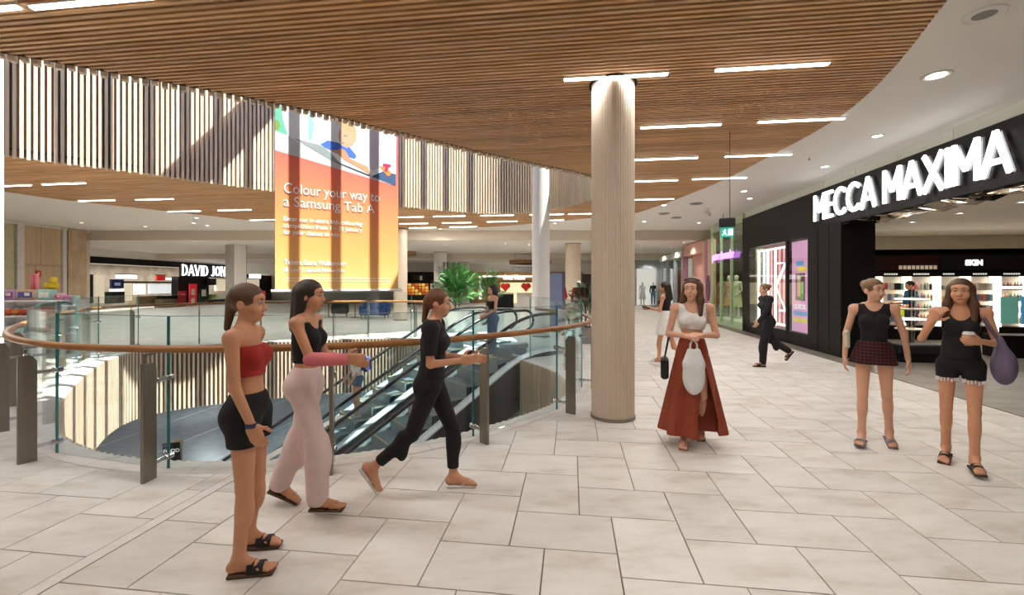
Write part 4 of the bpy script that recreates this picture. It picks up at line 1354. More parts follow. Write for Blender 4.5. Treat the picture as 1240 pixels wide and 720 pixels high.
kbox(.12, Z2, .36, .17, .2, '#e8765f', 'coral wide box on the second kiosk shelf', '#f2a58c')
kbox(.6, Z2, .14, .28, .14, '#a9cfe0', 'pale blue upright pack on the second kiosk shelf', '#dbe9ef')
kbox(-.45, Z3, .4, .15, .2, '#bfe3e3', 'pale aqua box on the lower kiosk shelf', '#8fcfd2')
kbox(.04, Z3, .3, .2, .2, '#c9558f', 'magenta box on the lower kiosk shelf', '#e88fc0')
t = thing('pink_toy', 'tall upright coral pink toy block on the kiosk top', 'toy', kpos(-.27, Z1, .12), RK)
MB().rbox((0, 0, .31), (.15, .1, .62), .02).build('body', pm('toy_pink', '#e88a94', .5, var=.05), t)
MB().box((.03, -.052, .31), (.015, .006, .56)).build('groove', pm('toy_pink_dark', '#c96a78', .5), t)
t = thing('yellow_toy', 'yellow seated plush toy on the kiosk top', 'toy', kpos(.22, Z1 + .25, .0), RK)
MB().ball((0, 0, .08), (.13, .1, .09)).build('body', pm('toy_yellow', '#d9be2f', .7), t, smooth=True)
MB().ball((.02, 0, .22), (.085, .08, .085)).build('head', MATS['toy_yellow'], t, smooth=True)
for s_ in (-1, 1): MB().ball((s_ * .12, -.03, .1), (.04, .04, .07)).build('arm', MATS['toy_yellow'], t, smooth=True)
t = thing('pink_loop_toy', 'small magenta loop shaped toy between the block and the plush', 'toy', kpos(.0, Z1, .14), RK)
MB().tube([(.06 * math.cos(a), 0, .27 + .07 * math.sin(a)) for a in np.linspace(0, 2 * math.pi, 14)[:-1]], .018, 6, True).build('loop', pm('toy_magenta', '#d65aa0', .5), t)
MB().cyl((0, 0, 0), (0, 0, .2), .02).build('stem', MATS['toy_magenta'], t)

# department store along the left wall
XD = -24.2
dj = thing('department_store', 'black department store entrance with white serif letters', 'shop front')
dy = lambda px: XD * F / (px - CX)
MB().box((XD - .2, (dy(80) + dy(345)) / 2, 3.52), (.5, dy(345) - dy(80), .62)).build('bulkhead', ceil_white, dj)
MB().box((XD - .15, (dy(80) + dy(345)) / 2, 3.02), (.5, dy(345) - dy(80), .38)).build('fascia', black, dj)
MB().box((XD - 4.0, (dy(80) + dy(345)) / 2, 1.6), (.2, dy(345) - dy(80), 3.2)).build('back_wall', pm('store_back', '#8a8174', .7, var=.3, scale=1.5), dj)
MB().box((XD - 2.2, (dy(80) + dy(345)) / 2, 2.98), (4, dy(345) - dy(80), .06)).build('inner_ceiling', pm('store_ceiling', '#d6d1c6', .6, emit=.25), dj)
boxS(216, 253, 335, 371, XD, .5, 'black_pier', black, dj)
boxS(300, 331, 333, 372, XD, .4, 'black_pier', black, dj)
MB().box((XD + .08, (dy(216) + dy(300)) / 2, 2.62), (.06, dy(300) - dy(216), .98)).build('sign_board', black, dj)
sa_, sb_ = dy(217.5), dy(280.5)
lw = [(c, GLY[c][0] if c != ' ' else .35) for c in 'DAVID JONES']
tot = sum(w + .16 for _, w in lw)
pos = 0.0
for ch, w in lw:
    if ch != ' ':
        mb, _ = glyph(ch, .78, .125, .06, .045, True)
        o = inst('letter', mb.mesh('letter', pm('sign_white_soft', '#f6f8fb', .5, emit=1.6, var=0)), dj, (XD + .15, sa_ + (sb_ - sa_) * (pos + .08) / tot, 2.25), rot=(0, 0, math.pi / 2))
        o.scale = ((sb_ - sa_) / tot / .78, 1, 1)
    pos += w + .16
def djthing(name, label, cat, parts):
    t = thing(name, label, cat)
    for nm, a, b, c, d, X, dx, m in parts: boxS(a, b, c, d, X, dx, nm, m, t)
red_p = pm('poster_scarlet', '#d8262b', .5, emit=.3, var=.04)
dark_red = pm('poster_dark_red', '#8e1f22', .5, emit=.15, var=.04)
navy = pm('glass_navy', '#2c4a78', .25, var=.08)
tan = pm('counter_tan', '#8d7a5c', .5, var=.1)
soft = pm('store_lightbox', '#f7f6f2', .5, emit=1.6, var=0)
creamglow = pm('store_cream_light', '#e9dcc0', .5, emit=.5, var=.1)
djthing('poster_stand', 'bright red poster stand with white panels by the black entrance pier', 'poster stand', [('panel', 230, 238.5, 343.5, 373, XD + .6, .08, red_p), ('white_panel', 232, 236, 349.5, 357, XD + .62, .02, txt), ('white_panel', 232, 236, 360, 368, XD + .62, .02, txt)])
djthing('poster_stand', 'darker red poster stand left of the bright red one', 'poster stand', [('panel', 216.5, 225.5, 352, 375, XD + .7, .08, dark_red), ('text_block', 218, 224, 355, 357, XD + .72, .02, red_p)])
djthing('poster_stand', 'red poster stand right of the square column', 'poster stand', [('panel', 314, 321.5, 352, 372, XD + .6, .08, red_p), ('text_block', 315, 320.5, 357, 359, XD + .62, .02, txt)])
djthing('notice_board', 'white notice sheet on the black entrance pier', 'notice', [('sheet', 244.5, 249.5, 350, 358.5, XD + .05, .03, txt), ('pin_strip', 245, 249, 350, 350.6, XD + .07, .02, steel)])
djthing('display_screen', 'dark video screen with a white caption panel in the store', 'screen', [('screen', 135, 150, 338, 349, XD + .3, .12, pm('screen_navy', '#20294a', .2, emit=.3)), ('caption', 135, 150, 350, 352.5, XD + .3, .12, soft), ('stand', 133, 151, 353, 367, XD + .2, .3, black), ('glyph', 139, 146, 342, 345.5, XD + .32, .02, pm('screen_grey', '#9aa3bd', .3, emit=.3))])
djthing('display_cabinet', 'black cosmetics counter with white slanted logo at the store edge', 'counter', [('body', 103, 114, 332, 367, XD + .1, .4, black), ('light_panel', 115, 126, 333, 367, XD + .2, .3, creamglow), ('slanted_mark', 104, 108, 356, 366, XD + .15, .02, txt)])
djthing('display_cabinet', 'tan cosmetics counter with a lit display shelf inside the store', 'counter', [('body', 165, 200, 358, 370, XD - .2, .5, tan), ('lit_shelf', 163, 176, 344, 356, XD - .6, .1, soft), ('lit_shelf', 181, 207, 344, 355, XD - .6, .1, pm('shelf_bluewhite', '#dfe6ea', .5, emit=.8, var=.5, scale=9)), ('top_rail', 151, 208, 340.5, 342.5, XD - .4, .3, black), ('mirror', 149, 160, 343, 364, XD - .1, .1, creamglow)])
djthing('display_cabinet', 'tan counter with black trays in the middle of the store', 'counter', [('body', 196, 216, 362, 374, XD + .5, .5, tan), ('tray', 197, 216, 358, 361.5, XD + .5, .4, black)])
djthing('display_cabinet', 'lit cabinet between the piers below the store sign', 'counter', [('body', 254, 275, 362, 372, XD, .5, black), ('lit_shelf', 262, 276, 338, 352, XD - .3, .2, creamglow), ('green_pack', 256, 262, 356, 362, XD + .1, .2, pm('pack_green', '#9aa63a', .5)), ('screen', 250, 262, 337, 345, XD + .12, .1, pm('screen_black', '#121826', .2))])
djthing('lightbox', 'white lightbox panel high in the store', 'lightbox', [('panel', 142, 166, 332.5, 337, XD - .5, .1, soft), ('frame', 141, 167, 331.5, 332.5, XD - .5, .1, black)])
djthing('lightbox', 'small red lit sign high in the store', 'lightbox', [('panel', 190, 200.5, 333, 339.5, XD - .5, .1, pm('lightbox_red', '#b3201c', .5, emit=.6)), ('frame', 189.5, 201, 332.3, 333, XD - .5, .1, black)])
djthing('lightbox', 'white lightbox right of the small red sign', 'lightbox', [('panel', 201.5, 213, 336, 338.5, XD - .5, .1, soft), ('frame', 201, 213.5, 335.3, 336, XD - .5, .1, black)])
djthing('shop_window', 'pale shop window between black piers right of the square column', 'window', [('frame', 297, 316, 331, 356, XD - .05, .1, black), ('lit_panel', 299, 314, 338, 352, XD + .02, .04, creamglow), ('upper_pane', 300, 316, 331.5, 337, XD + .02, .04, soft)])
for k in range(6):
    y = dy(120 + k * 16)
    downlight(XD - 1.2, y, 2.94, 'small downlight inside the department store ceiling', 'downlights in the department store', 40, 1.0, spot=k % 2 == 0)
lamp_area(dj, (XD - 1.6, (dy(110) + dy(320)) / 2, 2.9), 2.5, dy(320) - dy(110), 900, (1, .95, .88))  # area lamp without a fitting, added to brighten the store inside
# ------------------------------------------------------------------ far side behind the escalators
YF = 38.0
tf = thing('storefront', 'timber faced shop front with a white outlined entrance at the far side', 'shop front')
fw = wood_material('far_shop_timber', '#b08a5f', '#94714a', 'Z', .3)
boxF(569, 705, 329, 369, YF + .6, .2, 'facade', fw, tf)
boxF(606, 660, 342, 368, YF + .45, .1, 'lit_opening', pm('far_shop_glow', '#f1e2b8', .6, emit=.9, var=.25, scale=2), tf)
boxF(580, 583, 334, 362, YF + .4, .12, 'white_frame', soft, tf)
boxF(580, 664, 333.5, 335.2, YF + .4, .12, 'white_frame', soft, tf)
text_part('lettering', 'dotti Mens', .55, soft, tf, (XA(609, YF), YF + .3, ZA(338, YF)), ext=.02, bold=.02, width=XA(636, YF) - XA(609, YF))
boxF(606, 642, 339, 341.5, YF + .3, .1, 'awning', pm('awning_olive', '#8d8a4f', .6), tf)
os_ = thing('storefront', 'dark shop front with rows of orange lit shelves', 'shop front')
boxF(482, 530, 329, 369, YF - 2, .2, 'facade', black, os_)
for i in range(7):
    for j in range(4):
        c = ['#e8a23a', '#d9701f', '#b84a1a', '#f0c65a'][(i * 3 + j) % 4]
        boxF(490 + i * 4.2, 493.2 + i * 4.2, 343 + j * 3.6, 346 + j * 3.6, YF - 2.15, .1, 'lit_pigeonhole', pm('hole_' + c.strip('#'), c, .5, emit=.7), os_)
boxF(500, 512, 333, 339, YF - 2.2, .1, 'dark_display', pm('dark_brown', '#3a2a24', .6), os_)
boxF(508.5, 511, 334, 339, YF - 2.4, .1, 'white_vase', txt, os_)
boxF(539, 572, 330, 366, YF + .2, .2, 'grey_facade', pm('far_grey', '#77797a', .6), thing('storefront', 'grey shop front between the dark shop and the timber one', 'shop front'))
bs = thing('storefront', 'white bulkhead band above the far shop fronts', 'bulkhead')
bs['kind'] = 'structure'
MB().box((-4, YF + .9, 2.95), (50, .3, 1.0)).build('band', ceil_white, bs)
wl_ = thing('sign_panel', 'white sign panel hanging beside the dark shop', 'sign')
boxF(521, 537, 343, 352, 30, .06, 'panel', white, wl_)
for j in range(5): boxF(523.5 + j * 2.4, 525.2 + j * 2.4, 345, 348, 29.97, .02, 'letter_block', matt_black, wl_)
MB().cyl((XA(529, 30), 30, ZA(343, 30)), (XA(529, 30), 30, 3.68), .015, n=6).build('hanger', steel, wl_)
gp = thing('sign_panel', 'dark grey hanging ceiling panel before the timber shop', 'sign')
boxF(621, 646, 322.5, 328.5, 30, .5, 'panel', pm('slate', '#6b6a6b', .6), gp)
for px in (624, 643): MB().cyl((XA(px, 30), 30.2, ZA(323, 30)), (XA(px, 30), 30.2, 3.68), .012, n=6).build('hanger', steel, gp)
for px, r, Y, z, lb in ((642, 1.55, 33.5, 3.08, 'oval timber ceiling ring over the far timber shop'), (491, .7, 29.0, 3.45, 'small timber ceiling ring near the banner edge')):
    t = thing('ceiling_ring', lb, 'ceiling ring', (XA(px, Y), Y, z))
    MB().lathe([(r - .12, 0), (r, 0), (r, .26), (r - .12, .26), (r - .12, 0)], n=40).build('timber_band', fw, t)
    MB().lathe([(0, .2), (r - .12, .2), (r - .12, .23), (0, .23)], n=40).build('soffit', white, t)
    for k in range(3):
        a = k * 2.1
        MB().cyl((r * .8 * math.cos(a), r * .8 * math.sin(a), .2), (r * .8 * math.cos(a), r * .8 * math.sin(a), (3.68 if Y < 31 else 3.34) - z), .012, n=6).build('hanger', steel, t)
ds = thing('directory_sign', 'tall blue grey directory board beside the white column', 'sign', (XA(672, 15.6), 15.6, 0), R(-35))
MB().box((0, 0, 1.0), (.62, .08, 2.0)).build('board', pm('slate_blue', '#6d7596', .4, var=.03), ds)
MB().box((.32, 0, 1.0), (.03, .1, 2.02)).build('edge', pm('slate_blue_dark', '#3c4260', .4), ds)
MB().box((0, 0, .02), (.7, .3, .04)).build('base', steel, ds)

# lounge seating beyond the void, left of the escalators
def sofa(name, label, cat, x, y, w, mat, rz=0.0):
    t = thing(name, label, cat, (x, y, 0), rz)
    MB().rbox((0, 0, .3), (w, .75, .26), .05).build('seat', mat, t)
    MB().rbox((0, .3, .58), (w, .18, .46), .06).build('backrest', mat, t)
    for sg in (-1, 1):
        MB().rbox((sg * (w / 2 - .07), 0, .45), (.14, .75, .32), .05).build('armrest', mat, t)
        for sy in (-1, 1): MB().cyl((sg * (w / 2 - .1), sy * .3, 0), (sg * (w / 2 - .1), sy * .3, .18), .025, n=8).build('leg', steel, t)
sofa('sofa', 'navy blue two seat sofa beyond the far balustrade', 'sofa', XA(454, 21.5), 21.5, 1.3, pm('navy_fabric', '#2b4a86', .8, var=.1))
sofa('armchair', 'black armchair left of the blue sofa beyond the void', 'armchair', XA(412, 22.5), 22.5, .8, matt_black, .3)
sofa('armchair', 'grey armchair under the banner beyond the void', 'armchair', XA(375, 23.5), 23.5, .8, pm('grey_fabric', '#77787c', .8), -.3)
for px, Y, lb in ((430, 22.0, 'small round dark table between the black armchair and the sofa'), (398, 22.2, 'small round dark table beside the grey armchair')):
    t = thing('side_table', lb, 'table', (XA(px, Y), Y, 0))
    MB().lathe([(0, .68), (.3, .68), (.3, .71), (0, .71)], n=24).build('table_top', black, t)
    MB().cyl((0, 0, .02), (0, 0, .68), .03).build('stem', steel, t)
    MB().lathe([(0, 0), (.2, 0), (.2, .02), (0, .025)], n=20).build('base', steel, t)

# planters with palms
random.seed(11)
leafm = pm('palm_leaf', '#437f38', .45, var=.25, scale=3, rand=.2, spec=.5)
leafd = pm('palm_leaf_dark', '#274b2b', .45, var=.25, scale=3, rand=.2)
def frond(name, L_, arch, mat, nl=15, lw=.055, ll=.34):
    mb = MB()
    P = []
    for i in range(nl + 4):
        t_ = i / (nl + 3)
        P.append(Vector((L_ * t_ * (1 - .25 * arch * t_), 0, L_ * (.75 * t_ - arch * t_ * t_ * .8))))
    mb.tube(P, [.012 * (1 - .8 * i / len(P)) for i in range(len(P))], 5)
    for i in range(3, nl + 4):
        t_ = i / (nl + 3)
        l = ll * (1 - .55 * abs(t_ - .5) * 1.4)
        for s_ in (-1, 1):
            b = P[i]
            d = Vector((.55, s_ * .85, -.12)).normalized()
            w = Vector((.85, -s_ * .5, 0)).normalized() * lw / 2
            mid, tip = b + d * l * .5 + Vector((0, 0, .012)), b + d * l + Vector((0, 0, -.05))
            mb.add([b, mid - w, tip, mid + w], [(0, 1, 2, 3)])
    return mb.mesh(name, mat)
fr_me = [[frond('frond', .95, a, m) for a in (.35, .6, .9)] for m in (leafm, leafd)]
def palm(label, x, y, h, r, pot_h, pot_r, dark=0, n=15, z0=0.0, name='potted_palm', pot_col='#ecece8', up=1.0):
    t = thing(name, label, 'plant', (x, y, z0))
    MB().lathe([(pot_r * .72, 0), (pot_r, pot_h), (pot_r * .93, pot_h), (pot_r * .9, pot_h - .06), (0, pot_h - .06)], n=28).build('pot', pm('pot_' + pot_col.strip('#'), pot_col, .4, var=.03), t)
    MB().lathe([(0, pot_h - .07), (pot_r * .9, pot_h - .07), (pot_r * .9, pot_h - .05), (0, pot_h - .045)], n=20).build('soil', pm('soil', '#3a2d22', .9, var=.3, scale=30), t)
    for k in range(3):
        a = k * 2.1
        MB().tube([(.06 * math.cos(a), .06 * math.sin(a), pot_h - .06), (.1 * math.cos(a), .1 * math.sin(a), pot_h + (h - pot_h) * .5)], [.022, .014], 6).build('stem', pm('palm_stem', '#6a5a38', .7), t)
    for k in range(n):
        a = k * 2.4 + random.random() * .4
        zz = pot_h + (h - pot_h) * (.12 + .45 * (k / n))
        o = inst('frond', fr_me[dark][k % 3], t, (.08 * math.cos(a), .08 * math.sin(a), zz), rot=(0, -(.15 + .75 * (k / n)) * up, a))
        s_ = r / .95 * random.uniform(.85, 1.1)
        o.scale = (s_, s_, s_)
    return t
palm('bushy green palm in a big white pot behind the escalators', XA(553, 15.8), 15.8, 2.0, .9, .72, .43, n=40)
palm('slender green plant in a white pot left of the white column', XA(590, 18.2), 18.2, 2.15, .75, .7, .36, n=26)
palm('dark leaved palm beside the fluted column behind the balustrade', XA(711, 12.6), 12.6, 1.75, .62, .45, .3, 1, 22, pot_col='#8d8a86')
palm('tall palm far behind the bushy one', XA(541, 27), 27, 2.7, 1.0, .8, .4, 1, 16)
# lower level displays seen through the void
for i, (px, py, w, d, h, lb) in enumerate(((478, 503, 1.5, .8, .9, 'white counter island with plants on the lower level'), (445, 487, 1.2, .9, .5, 'low white display table on the lower level'), (430, 540, 1.6, .7, .9, 'white counter at the foot of the escalators'))):
    x, y = G(px, py, ZL + h)
    t = thing('display_counter', lb, 'counter', (x, y, ZL), R(-40))
    MB().rbox((0, 0, h / 2), (w, d, h), .03).build('body', white, t)
    MB().box((0, 0, h + .02), (w + .06, d + .06, .04)).build('top', pm('worktop_pale', '#f2f4f5', .25), t)
    MB().box((0, 0, .05), (w + .01, d + .01, .1)).build('kick', black, t)
for i, (px, py) in enumerate(((500, 512), (517, 505), (490, 520))):
    x, y = G(px, py, ZL + 1.0)
    palm('%s leafy plant on the lower level under the escalator' % ('first', 'second', 'third')[i], x, y, 1.0, .5, .35, .25, 1, 14, ZL)
x, y = G(208, 548, ZL + .5)
t = thing('sandwich_board', 'small black and tan sandwich board on the lower floor', 'sign', (x, y, ZL), R(20))
MB().box((0, 0, .45), (.55, .03, .9), rx=.15).build('front_board', black, t)
MB().box((0, .24, .45), (.55, .03, .9), rx=-.15).build('rear_board', tan, t)
text_part('lettering', 'FOOD', .18, txt, t, (-.24, -.1, .55), ext=.003, bold=.006)

# ------------------------------------------------------------------ ceiling fittings on the right
ex = thing('exit_sign', 'hanging emergency exit sign with green running figure panel', 'exit sign', (XA(880.5, 7.41), 7.41, 0), R(-22))
Ye = 7.41
zs = lambda py: ZA(py, Ye)
MB().rbox((0, 0, (zs(264) + zs(275)) / 2), (.24, .09, zs(264) - zs(275)), .012).build('housing', matt_black, ex)
MB().box((0, 0, (zs(275) + zs(287)) / 2), (.19, .012, zs(275) - zs(287))).build('panel', pm('exit_green', '#1f9a86', .4, emit=.9, var=0), ex)
wht = pm('exit_white', '#f2fffb', .4, emit=1.4, var=0)
zc = (zs(275) + zs(287)) / 2
a_ = MB().box((.05, -.008, zc), (.07, .004, .1)).build('door_mark', wht, ex)
m_ = MB()
m_.ball((-.03, -.009, zc + .04), (.011, .003, .011), 8, 5); m_.box((-.035, -.009, zc + .008), (.018, .004, .045), ry=.3)
m_.box((-.055, -.009, zc - .03), (.012, .004, .05), ry=.7); m_.box((-.018, -.009, zc - .03), (.012, .004, .05), ry=-.5); m_.box((-.045, -.009, zc + .015), (.05, .004, .009), ry=.4)
m_.build('running_figure', wht, ex)
MB().cyl((.04, 0, zs(264)), (.04, 0, ZC), .006, n=6).build('cable', matt_black, ex)
MB().cyl((-.06, 0, zs(264)), (-.06, 0, zs(258)), .004, n=6).build('hook', matt_black, ex)
x, y = G(858, 252, ZC)
cc = thing('security_camera', 'white ceiling security camera bracket beyond the exit sign', 'camera', (x, y, ZC), R(40))
MB().cyl((0, 0, 0), (0, 0, -.14), .02, n=10).build('stem', white, cc)
MB().lathe([(0, -.001), (.07, -.001), (.06, -.03), (0, -.03)], n=16).build('mount', white, cc)
MB().box((-.09, 0, -.17), (.28, .1, .09)).build('body', white, cc)
MB().cyl((.05, 0, -.19), (.09, 0, -.21), .035, n=12).build('lens', pm('camera_tan', '#b59b78', .4), cc)
x, y = G(1192, 17, ZC)
sp = thing('ceiling_speaker', 'round grey ceiling speaker grille near the shop sign', 'speaker', (x, y, ZC))
MB().lathe([(.13, -.001), (.16, -.001), (.16, -.012), (.145, -.018), (.13, -.01)], n=32).build('rim', white, sp)
MB().lathe([(0, -.004), (.132, -.004), (.132, -.009), (0, -.012)], n=32).build('grille', pm('speaker_grille', '#8b8880', .6, var=.2, scale=200), sp)
for px, py, lb in ((843, 246, 'round flush ceiling vent ahead of the security camera'), (819, 263, 'dark round ceiling vent over the passage'), (804, 258, 'pale round smoke detector over the passage')):
    x, y = G(px, py, ZC)
    t = thing('ceiling_vent', lb, 'vent', (x, y, ZC))
    MB().lathe([(.1, -.001), (.19, -.001), (.19, -.02), (.16, -.03), (.1, -.012)], n=28).build('rim', pm('vent_grey', '#9c968c', .6), t)
    MB().lathe([(0, -.002), (.11, -.002), (.1, -.02), (0, -.025)], n=28).build('cone', pm('vent_dark', '#6f6a62', .6), t)
sb_ = thing('sprinkler_head', 'small ceiling sprinkler near the timber ceiling edge', 'sprinkler', (*G(980, 190, ZC), ZC))
MB().cyl((0, 0, 0), (0, 0, -.05), .014, n=8).build('body', chrome, sb_)
MB().lathe([(0, -.05), (.025, -.05), (.025, -.054), (0, -.054)], n=12).build('plate', chrome, sb_)
# ------------------------------------------------------------------ people: one continuous implicit surface per body
def unit(v):
    v = np.array(v, float)
    return v / np.linalg.norm(v)
def frame(d, n):
    """rows: width axis, along axis, normal axis"""
    d = unit(d); n = np.array(n, float); n = unit(n - d * n.dot(d)); w = np.cross(d, n)
    return np.array([w, d, n])
def rc(a, b, ra, rb, k=.03, tag_='', op='u'): return dict(t='rc', a=np.array(a, float), b=np.array(b, float), ra=ra, rb=rb, k=k, tag=tag_, op=op)
def el(c, r, M=None, k=.03, tag_='', op='u'): return dict(t='el', c=np.array(c, float), r=np.array(r, float), M=np.eye(3) if M is None else M, k=k, tag=tag_, op=op)
def bx(c, hf, r=.01, M=None, k=.02, tag_='', op='u'): return dict(t='bx', c=np.array(c, float), hf=np.array(hf, float), r=r, M=np.eye(3) if M is None else M, k=k, tag=tag_, op=op)
def grow(p, o):
    q = dict(p)
    if p['t'] == 'rc': q['ra'] += o; q['rb'] += o
    elif p['t'] == 'el': q['r'] = p['r'] + o
    else: q['r'] += o
    return q
def pbound(p):
    if p['t'] == 'rc':
        m = max(p['ra'], p['rb'])
        return np.minimum(p['a'], p['b']) - m, np.maximum(p['a'], p['b']) + m
    m = np.abs(p['M'].T) @ (p['r'] if p['t'] == 'el' else p['hf'] + p['r'])
    return p['c'] - m, p['c'] + m
def pdist(p, x, y, z):
    if p['t'] == 'rc':
        a, ba = p['a'], p['b'] - p['a']
        X, Y, Z = x - a[0], y - a[1], z - a[2]
        t = np.clip((X * ba[0] + Y * ba[1] + Z * ba[2]) / max(ba.dot(ba), 1e-9), 0, 1)
        return np.sqrt((X - ba[0] * t) ** 2 + (Y - ba[1] * t) ** 2 + (Z - ba[2] * t) ** 2) - (p['ra'] + (p['rb'] - p['ra']) * t)
    c, M = p['c'], p['M']
    X, Y, Z = x - c[0], y - c[1], z - c[2]
    q = [M[i, 0] * X + M[i, 1] * Y + M[i, 2] * Z for i in range(3)]
    if p['t'] == 'el':
        r = p['r']
        k0 = np.sqrt(sum((q[i] / r[i]) ** 2 for i in range(3)))
        k1 = np.sqrt(sum((q[i] / r[i] ** 2) ** 2 for i in range(3))) + 1e-9
        return k0 * (k0 - 1) / k1
    q = [np.abs(q[i]) - p['hf'][i] for i in range(3)]
    return np.sqrt(sum(np.maximum(v, 0) ** 2 for v in q)) + np.minimum(np.maximum(np.maximum(q[0], q[1]), q[2]), 0) - p['r']
EDG = [(a, b) for a in range(8) for b in range(a + 1, 8) if bin(a ^ b).count('1') == 1]
def sdf_mesh(name, prims, h, mat, cuts=(), funcs=()):
    lo = np.min([pbound(p)[0] for p in prims if p['op'] == 'u'] + [f[1] for f in funcs], axis=0) - 3 * h
    hi = np.max([pbound(p)[1] for p in prims if p['op'] == 'u'] + [f[2] for f in funcs], axis=0) + 3 * h
    n = np.ceil((hi - lo) / h).astype(int) + 1
    Fd = np.full(n, 9.0, np.float32)
    ax = [lo[i] + h * np.arange(n[i]) for i in range(3)]
    for p in prims:
        a, b = pbound(p)
        m = p['k'] + 2 * h
        i0 = np.clip(np.floor((a - m - lo) / h).astype(int), 0, n)
        i1 = np.clip(np.ceil((b + m - lo) / h).astype(int) + 1, 0, n)
        if np.any(i1 <= i0): continue
        sl = tuple(slice(i0[i], i1[i]) for i in range(3))
        d = pdist(p, ax[0][sl[0]][:, None, None], ax[1][sl[1]][None, :, None], ax[2][sl[2]][None, None, :])
        S = Fd[sl]
        k = max(p['k'], 1e-4)
        if p['op'] == 'u':
            hh = np.maximum(k - np.abs(S - d), 0) / k
            Fd[sl] = np.minimum(S, d) - hh * hh * k / 4
        else:
            hh = np.maximum(k - np.abs(S + d), 0) / k
            Fd[sl] = np.maximum(S, -d) + hh * hh * k / 4
    x, y, z = ax[0][:, None, None], ax[1][None, :, None], ax[2][None, None, :]
    for f in funcs: Fd = np.minimum(Fd, f[0](x, y, z)).astype(np.float32)
    for c in cuts: Fd = np.maximum(Fd, c(x, y, z)).astype(np.float32)
    Sg = Fd < 0
    cnt = np.zeros(n - 1, np.int8)
    for o in range(8):
        dx, dy, dz = o & 1, (o >> 1) & 1, (o >> 2) & 1
        cnt += Sg[dx:n[0] - 1 + dx, dy:n[1] - 1 + dy, dz:n[2] - 1 + dz]
    act = (cnt > 0) & (cnt < 8)
    I = np.argwhere(act)
    if len(I) == 0: return None
    idx = np.full(n - 1, -1, np.int32)
    idx[act] = np.arange(len(I))
    cor = np.array([[o & 1, (o >> 1) & 1, (o >> 2) & 1] for o in range(8)])
    V = np.stack([Fd[I[:, 0] + c[0], I[:, 1] + c[1], I[:, 2] + c[2]] for c in cor], 1)
    acc_, num = np.zeros((len(I), 3)), np.zeros(len(I))
    for a, b in EDG:
        va, vb = V[:, a], V[:, b]
        m = (va < 0) != (vb < 0)
        t = np.where(m, va / np.where(m, va - vb, 1), 0)
        acc_ += m[:, None] * (cor[a] + t[:, None] * (cor[b] - cor[a]))
        num += m
    P = lo + h * (I + acc_ / num[:, None])
    Q = []
    for axn in range(3):
        u, v = (axn + 1) % 3, (axn + 2) % 3
        s0 = [slice(1, -1)] * 3; s1 = [slice(1, -1)] * 3
        s0[axn] = slice(0, -1); s1[axn] = slice(1, None)
        A, B = Sg[tuple(s0)], Sg[tuple(s1)]
        ch = np.argwhere(A != B)
        inside = A[tuple(ch.T)]
        base = ch + 1
        base[:, axn] -= 1
        du, dv = np.eye(3, dtype=int)[u], np.eye(3, dtype=int)[v]
        q = np.stack([idx[tuple((base - du - dv).T)], idx[tuple((base - dv).T)], idx[tuple(base.T)], idx[tuple((base - du).T)]], 1)
        q[~inside] = q[~inside][:, ::-1]
        Q.append(q)
    Q = np.concatenate(Q)
    me = bpy.data.meshes.new(name)
    me.from_pydata(P.tolist(), [], Q.tolist())
    me.polygons.foreach_set('use_smooth', [True] * len(me.polygons))
    me.materials.append(mat)
    me.update()
    return me

